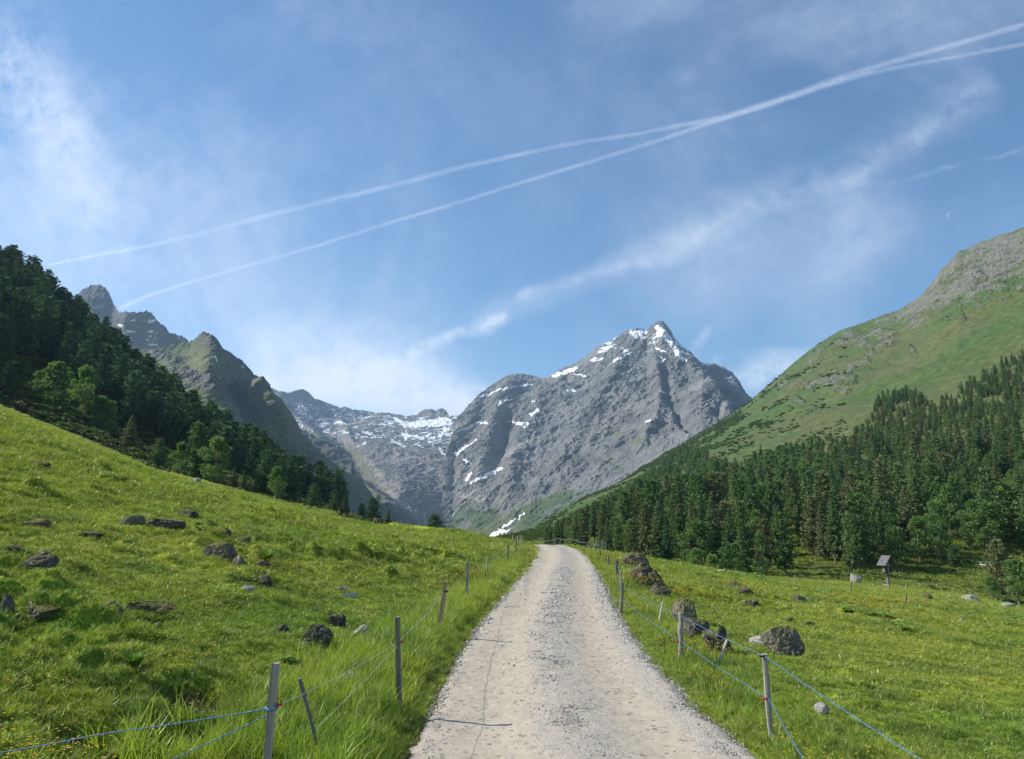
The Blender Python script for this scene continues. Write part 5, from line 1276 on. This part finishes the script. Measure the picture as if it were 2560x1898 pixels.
# right roadside fence
RP = [fp(1929,1850,1911,1635,.062,m_post,False,'thick grey round post nearest on the right'), fp(1795,1668,1818,1600,.045,m_postl,False,'thin pale stake leaning right'), fp(1702,1655,1702,1532,.085,m_post,False,'stout grey squared post in the middle of the right fence'),
      fp(1647,1562,1657,1505,.05,m_postl,False,'slim pale stake leaning right'), fp(1553,1535,1556,1456,.075,m_postd,False,'dark post with a reddish top'), fp(1552,1466,1552,1428,.07,m_post,False),
      fp(1542,1440,1541,1401,.13,m_postd,False,'thick short dark post'), fp(1522,1416,1521,1387,.09,m_postd,False), fp(1516,1408,1515,1386,.08,m_postd,False), fp(1501,1393,1500,1377,.10,m_postd,True), fp(1486,1387,1486,1363,.07,m_post,False), fp(1474,1379,1474,1362,.08,m_post,False)]
fe2, FP2 = fence('electric pasture fence with blue ropes along the right edge of the road', RP)
U = [frac_z(q, h) for q, h in zip(RP, (.02, .04, .04, .10, .12, .1, .1, .1))]
b0 = at(2440, 1985, 4.6); b0b = at(2080, 2010, 4.4)
rope([b0, U[0], U[2]], .03, .0034, m_blue, 'blue_rope', fe2); rope([U[2], U[3], U[4], U[5], U[6]], .03, .0034, m_blue, 'blue_rope', fe2)
Lw = [frac_z(RP[0], .42), frac_z(RP[2], .42), frac_z(RP[4], .38), frac_z(RP[6], .35)]
rope([b0b]+Lw, .03, .0034, m_blue, 'blue_rope', fe2)
rope([frac_z(RP[1], .07), frac_z(RP[2], .09)], .05, .003, m_wwire, 'fence_wire', fe2)
insul(Lw[0]+np.array([-.045, -.03, .0]), .016, m_red, FP2[0]); insul(Lw[1]+np.array([-.06, -.04, .0]), .018, m_red, FP2[2]); insul(U[0]+np.array([-.035, -.02, .0]), .016, m_blk, FP2[0])
# fence beyond the bend
BP = [fp(a, b, c, d_, w_, mt, True, None, Y) for a, b, c, d_, w_, mt, Y in [(1354,1372,1354,1354,.07,m_post,70.), (1360,1372,1361,1351,.09,m_posto,69.), (1385,1370,1386,1347,.08,m_posto,67.), (1389,1370,1389,1344,.08,m_post,67.),
      (1400,1370,1401,1344,.08,m_post,66.), (1412,1370,1412,1347,.06,m_post,65.), (1426,1372,1426,1344,.09,m_posto,64.), (1448,1376,1448,1352,.05,m_post,63.), (1466,1380,1466,1354,.10,m_postd,62.)]]
fe3, _f = fence('small wooden post fence beyond the bend at the top of the road', BP)
rope([frac_z(q, .1) for q in BP], .03, .012, m_yel2, 'fence_wire', fe3); rope([frac_z(q, .55) for q in BP], .03, .012, m_yel2, 'fence_wire', fe3)
GP = [fp(a, b, c, d_, w_, mt, True, None, Y) for a, b, c, d_, w_, mt, Y in [(1471,1376,1471,1357,.11,m_post,60.), (1506,1385,1506,1350,.09,m_post,63.), (1504,1388,1504,1352,.06,m_post,64.), (1515,1388,1515,1356,.06,m_post,66.)]]
fe4, _f = fence('wooden rail gate between two posts right of the road bend', GP, 'gate', 'rail_gate')
for hh_ in (.03, .30, .52):
    g = Geo(); a_, b_ = frac_z(GP[0], hh_), frac_z(GP[1], hh_+.12); g.tube([a_, (a_+b_)/2, b_], .045, 6); link('rail', g.mesh('rail', [m_post], False), fe4)
# stray stakes in the right meadow
for a, b, d_, w_, mt, lb, Y in [(1985,1462,1438,.08,m_post,'grey stake at the dark forest edge',None), (2126,1482,1456,.10,m_postd,'grey stake with a stub left of the shrine railing',None), (2264,1512,1484,.08,m_postd,'thin dark stake below the shrine',None),
      (2263,1476,1462,.13,m_post,'short stump post right of the shrine',None), (2353,1486,1470,.07,m_post,'thin stake right of the dark bush',None), (1536+800-0,1500,1485,.06,m_post,None,None)][:5]:
    q = fp(a, b, a+2, d_, w_*1.0, mt, False); o = link('wooden_stake', post_geo(q[0], q[1], w_, a, False).mesh('wooden_stake', [mt])); tag(o, lb, 'stake')

# ------------------------------------------------------------------ wayside shrine
p = hit(2222, 1474); Yd = p[1]; sc = Yd/FPX; Hs = 78*sc
e = empty('wayside_shrine', p, 'dark wooden wayside shrine with a small gabled shingle roof on a post', 'shrine'); e.rotation_euler = (0, 0, math.radians(22))
m_shin, k, out = new_mat("grey_shingles"); tc = k.add('ShaderNodeTexCoord').outputs['Object']
br = k.add('ShaderNodeTexBrick'); k.l.new(tc, br.inputs['Vector']); br.inputs['Scale'].default_value = 7.; br.inputs['Color1'].default_value = (.11, .115, .12, 1); br.inputs['Color2'].default_value = (.075, .08, .085, 1); br.inputs['Mortar'].default_value = (.10, .10, .10, 1); br.inputs['Mortar Size'].default_value = .02
principled(k, out, k.mix(k.mapr(k.noise(tc, 9., 4), .4, .7, 0, .5), br.outputs[0], (.17, .175, .18)), .7, k.bump(br.outputs['Fac'], -.5, .02))
ux = Hs/3.3
def prt(name, mat, fn, parent=e, smooth=False):
    g = Geo(); fn(g); return link(name, g.mesh(name, [mat], smooth), parent)
prt('post', m_postd, lambda g: g.box((0, 0, 1.05*ux), (.22*ux, .22*ux, 2.9*ux)))
prt('back_board', m_postd, lambda g: [g.box((x_*ux, .16*ux, 2.25*ux), (.21*ux, .05*ux, (1.5-.35*abs(x_))*ux)) for x_ in (-.44, -.22, 0, .22, .44)])
for sgn in (-1, 1):
    a_ = sgn*math.radians(50); R_m = np.array([[math.cos(a_), 0, math.sin(a_)], [0, 1, 0], [-math.sin(a_), 0, math.cos(a_)]])
    prt('roof_panel', m_shin, lambda g: g.box((sgn*.42*ux, -.02*ux, 2.88*ux), (1.30*ux, 1.15*ux, .06*ux), R_m))
prt('gable_board', m_postd, lambda g: g.add(np.array([(-.62,.12,2.52),(.62,.12,2.52),(0,.12,3.22),(-.62,.19,2.52),(.62,.19,2.52),(0,.19,3.22)])*ux, [(0,1,4,3),(1,2,5,4),(2,0,3,5)], [(0,2,1),(3,4,5)]))
prt('side_board', m_postd, lambda g: [g.box((s_*.50*ux, 0, 2.15*ux), (.05*ux, .4*ux, .9*ux)) for s_ in (-1, 1)])
prt('cross', m_post, lambda g: [g.box((0, -.13*ux, 2.1*ux), (.09*ux, .05*ux, 1.15*ux)), g.box((0, -.135*ux, 2.38*ux), (.62*ux, .05*ux, .09*ux))])
prt('base_shelf', m_postd, lambda g: [g.box((0, -.05*ux, 1.50*ux), (.8*ux, .42*ux, .06*ux))])
# little railing in front of it
RL = [fp(a, b, a, c, .08, m_post, True) for a, b, c in [(2185,1472,1459), (2204,1473,1460), (2223,1476,1462)]]
fe5, _f = fence('low pale wooden railing in front of the wayside shrine', RL, 'railing', 'wooden_railing')
for hh_ in (.04, .40):
    g = Geo(); g.tube([frac_z(RL[0], hh_), frac_z(RL[1], hh_), frac_z(RL[2], hh_)], .05, 6); link('rail', g.mesh('rail', [m_post]), fe5)
# rock heap behind the shrine and the picnic table in the clearing
m_tbl = plain("green_painted_boards", (.05, .17, .13), .6)
gz = sheet_z(GV, *at(2470, 1432, 118)[:2]); e = empty('picnic_table', gz+np.array([0, 0, .02]), 'green picnic table with benches in the clearing on the right', 'table'); e.rotation_euler = (0, 0, .25); e.scale = (1.25, 1.25, 1.25)
prt('table_top', m_tbl, lambda g: [g.box((0, y_, .75), (1.9, .13, .04)) for y_ in (-.28, -.14, 0, .14, .28)], e)
for s_ in (-1, 1):
    prt('bench', m_tbl, lambda g: [g.box((0, s_*.72+q_, .45), (1.9, .13, .04)) for q_ in (-.07, .07)], e)
    prt('leg_frame', m_postl, lambda g: [g.box((s_*.65, -.25, .37), (.06, .08, .76), np.array([[1,0,0],[0,.9,-.43],[0,.43,.9]])), g.box((s_*.65, .25, .37), (.06, .08, .76), np.array([[1,0,0],[0,.9,.43],[0,-.43,.9]])), g.box((s_*.70, 0, .42), (.05, 1.6, .08))], e)

# ------------------------------------------------------------------ contrails and moon, high above everything
m_con, k, out = new_mat("contrail_ice")
uv = k.add('ShaderNodeAttribute', attribute_name='cu'); wv = uv.outputs['Vector']; sp_ = k.add('ShaderNodeSeparateXYZ'); k.l.new(wv, sp_.inputs[0])
prof = k.mapr(k.math('ABSOLUTE', sp_.outputs[1]), 1., .05, smooth=True)
n1 = k.noise(k.mapping(wv, scale=(60, 1.6, 1)), 1., 5, .65, .5); n2 = k.noise(k.mapping(wv, scale=(14, .5, 1)), 1., 3, .5)
al = k.math('MULTIPLY', k.math('MULTIPLY', prof, k.mapr(n1, .28, .68, .35, 1.)), k.math('MULTIPLY', k.mapr(n2, .3, .65, .55, 1.), sp_.outputs[2]))
df = k.add('ShaderNodeBsdfDiffuse'); df.inputs[0].default_value = (.95, .96, 1, 1); tl = k.add('ShaderNodeBsdfTranslucent'); tl.inputs[0].default_value = (.95, .96, 1, 1)
ad = k.add('ShaderNodeAddShader'); k.l.new(df.outputs[0], ad.inputs[0]); k.l.new(tl.outputs[0], ad.inputs[1])
tp = k.add('ShaderNodeBsdfTransparent'); al = k.math('MULTIPLY', al, .33)
mx = k.add('ShaderNodeMixShader'); k.l.new(al, mx.inputs[0]); k.l.new(tp.outputs[0], mx.inputs[1]); k.l.new(ad.outputs[0], mx.inputs[2]); k.l.new(mx.outputs[0], out.inputs[0])
S = 2560/2228
def contrail(pts, label, alt):
    a = np.array(pts, float); L = np.concatenate([[0], np.cumsum(np.hypot(*np.diff(a[:, :2]*S, axis=0).T))]); q = np.linspace(0, L[-1], 500)
    X_ = np.interp(q, L, a[:, 0])*S; Y_ = np.interp(q, L, a[:, 1])*S; Wd = np.interp(q, L, a[:, 2])*S*.85; Al = np.interp(q, L, a[:, 3])
    Y_ = Y_+1.3*fbm(q/26., 2.*alt, 1., 3)*1.2; Wd = Wd*(1+.30*fbm(q/18., 4., alt, 3))
    kk = np.hanning(31); kk /= kk.sum(); X_ = np.convolve(np.pad(X_, 15, mode='reflect', reflect_type='odd'), kk, 'valid'); Y_ = np.convolve(np.pad(Y_, 15, mode='reflect', reflect_type='odd'), kk, 'valid')
    tx, ty = np.gradient(X_), np.gradient(Y_); nl = np.hypot(tx, ty); V = []; U_ = []
    for o_ in (-1, -.5, 0, .5, 1):
        t, e_ = ray(X_+ty/nl*Wd*o_, Y_-tx/nl*Wd*o_); Yd = (alt*1000-CAMZ)/e_; V.append(np.stack([t*Yd, Yd, np.full(len(t), alt*1000.)], 1)); U_.append(np.stack([q/900, np.full(len(q), o_), Al], 1))
    V = np.stack(V, 1); U_ = np.stack(U_, 1); me = np_mesh('contrail', V, grid_faces(*V.shape[:2]), [m_con], True, {'cu': ('FLOAT_VECTOR', U_)})
    return tag(link('contrail', me), label, 'contrail', 'white contrails crossing the blue sky')
contrail([(105,577,5,.75),(200,557,7,.75),(300,540,9,.6),(410,515,10,.45),(550,477,11,.45),(700,440,11,.45),(850,405,11,.48),(1000,365,10,.5),(1150,332,9,.55),(1250,311,9,.5),(1400,290,8,.45),(1480,272,9,.55),(1560,260,11,.6),(1700,216,13,.6),(1800,180,14,.6),(1900,147,12,.55),(2000,118,11,.55),(2110,88,11,.6),(2240,50,12,.6)], 'upper of two long contrails, starting above the left pine wood', 9.0)
contrail([(245,678,9,.35),(300,650,7,.6),(400,618,7,.6),(560,572,7,.5),(700,532,8,.45),(850,484,8,.48),(1000,440,8,.5),(1120,402,8,.55),(1300,347,8,.55),(1450,300,9,.55),(1560,263,10,.6),(1700,219,12,.6),(1800,184,12,.55),(1900,157,10,.5),(2000,138,9,.45),(2110,118,9,.45),(2240,94,10,.45)], 'lower of two long contrails, crossing the upper one high on the right', 9.3)
contrail([(262,672,10,.35),(290,658,12,.45),(330,642,7,.3),(345,635,4,.1)], 'short blurred contrail end beside the far left crag', 9.6)
m_moon, k, out = new_mat("moonlit_crescent"); em = k.add('ShaderNodeEmission'); em.inputs[0].default_value = (.36, .48, .74, 1); em.inputs[1].default_value = .62; k.l.new(em.outputs[0], out.inputs[0])
g = Geo(); th = np.linspace(math.radians(60), math.radians(255), 30); Dm = 60000.; Rm = 10.5*Dm/FPX; c_ = at(2375, 540, Dm)
front = []; V = []
for a in th:
    f_ = math.sin((a-th[0])/(th[-1]-th[0])*math.pi); ro = np.array([math.cos(a), 0, math.sin(a)])*Rm
    ri = ro*(1-.62*f_)
    V += [c_+ro, c_+ro*.98+(0, .12*Rm, 0), c_+ri, c_+ri+(0, -.08*Rm, 0)]
i_ = np.arange(len(V)).reshape(-1, 4); Q = []
for j in range(len(th)-1):
    for a_, b_ in ((0, 1), (1, 2), (2, 3), (3, 0)): Q.append((i_[j, a_], i_[j+1, a_], i_[j+1, b_], i_[j, b_]))
g.add(V, Q); o = link('moon', g.mesh('moon', [m_moon], True)); tag(o, 'pale daytime crescent moon above the right mountainside', 'moon')
# ------------------------------------------------------------------ haze: the valley's air
m_haze = bpy.data.materials.new("valley_air"); m_haze.use_nodes = True; m_haze.node_tree.nodes.clear(); k = NT(m_haze.node_tree)
out = k.add('ShaderNodeOutputMaterial'); pv = k.add('ShaderNodeVolumePrincipled'); pv.inputs['Color'].default_value = (.50, .74, 1.0, 1)
pv.inputs['Density'].default_value = HAZE_DENSITY; pv.inputs['Anisotropy'].default_value = .2
k.l.new(pv.outputs[0], out.inputs['Volume'])
g = Geo(); g.box((0, 3700, 460), (15000, 9400, 1400))
ho = link("haze", g.mesh("haze", [m_haze])); tag(ho, 'thin blue air between the camera and the far mountains', kind='stuff')
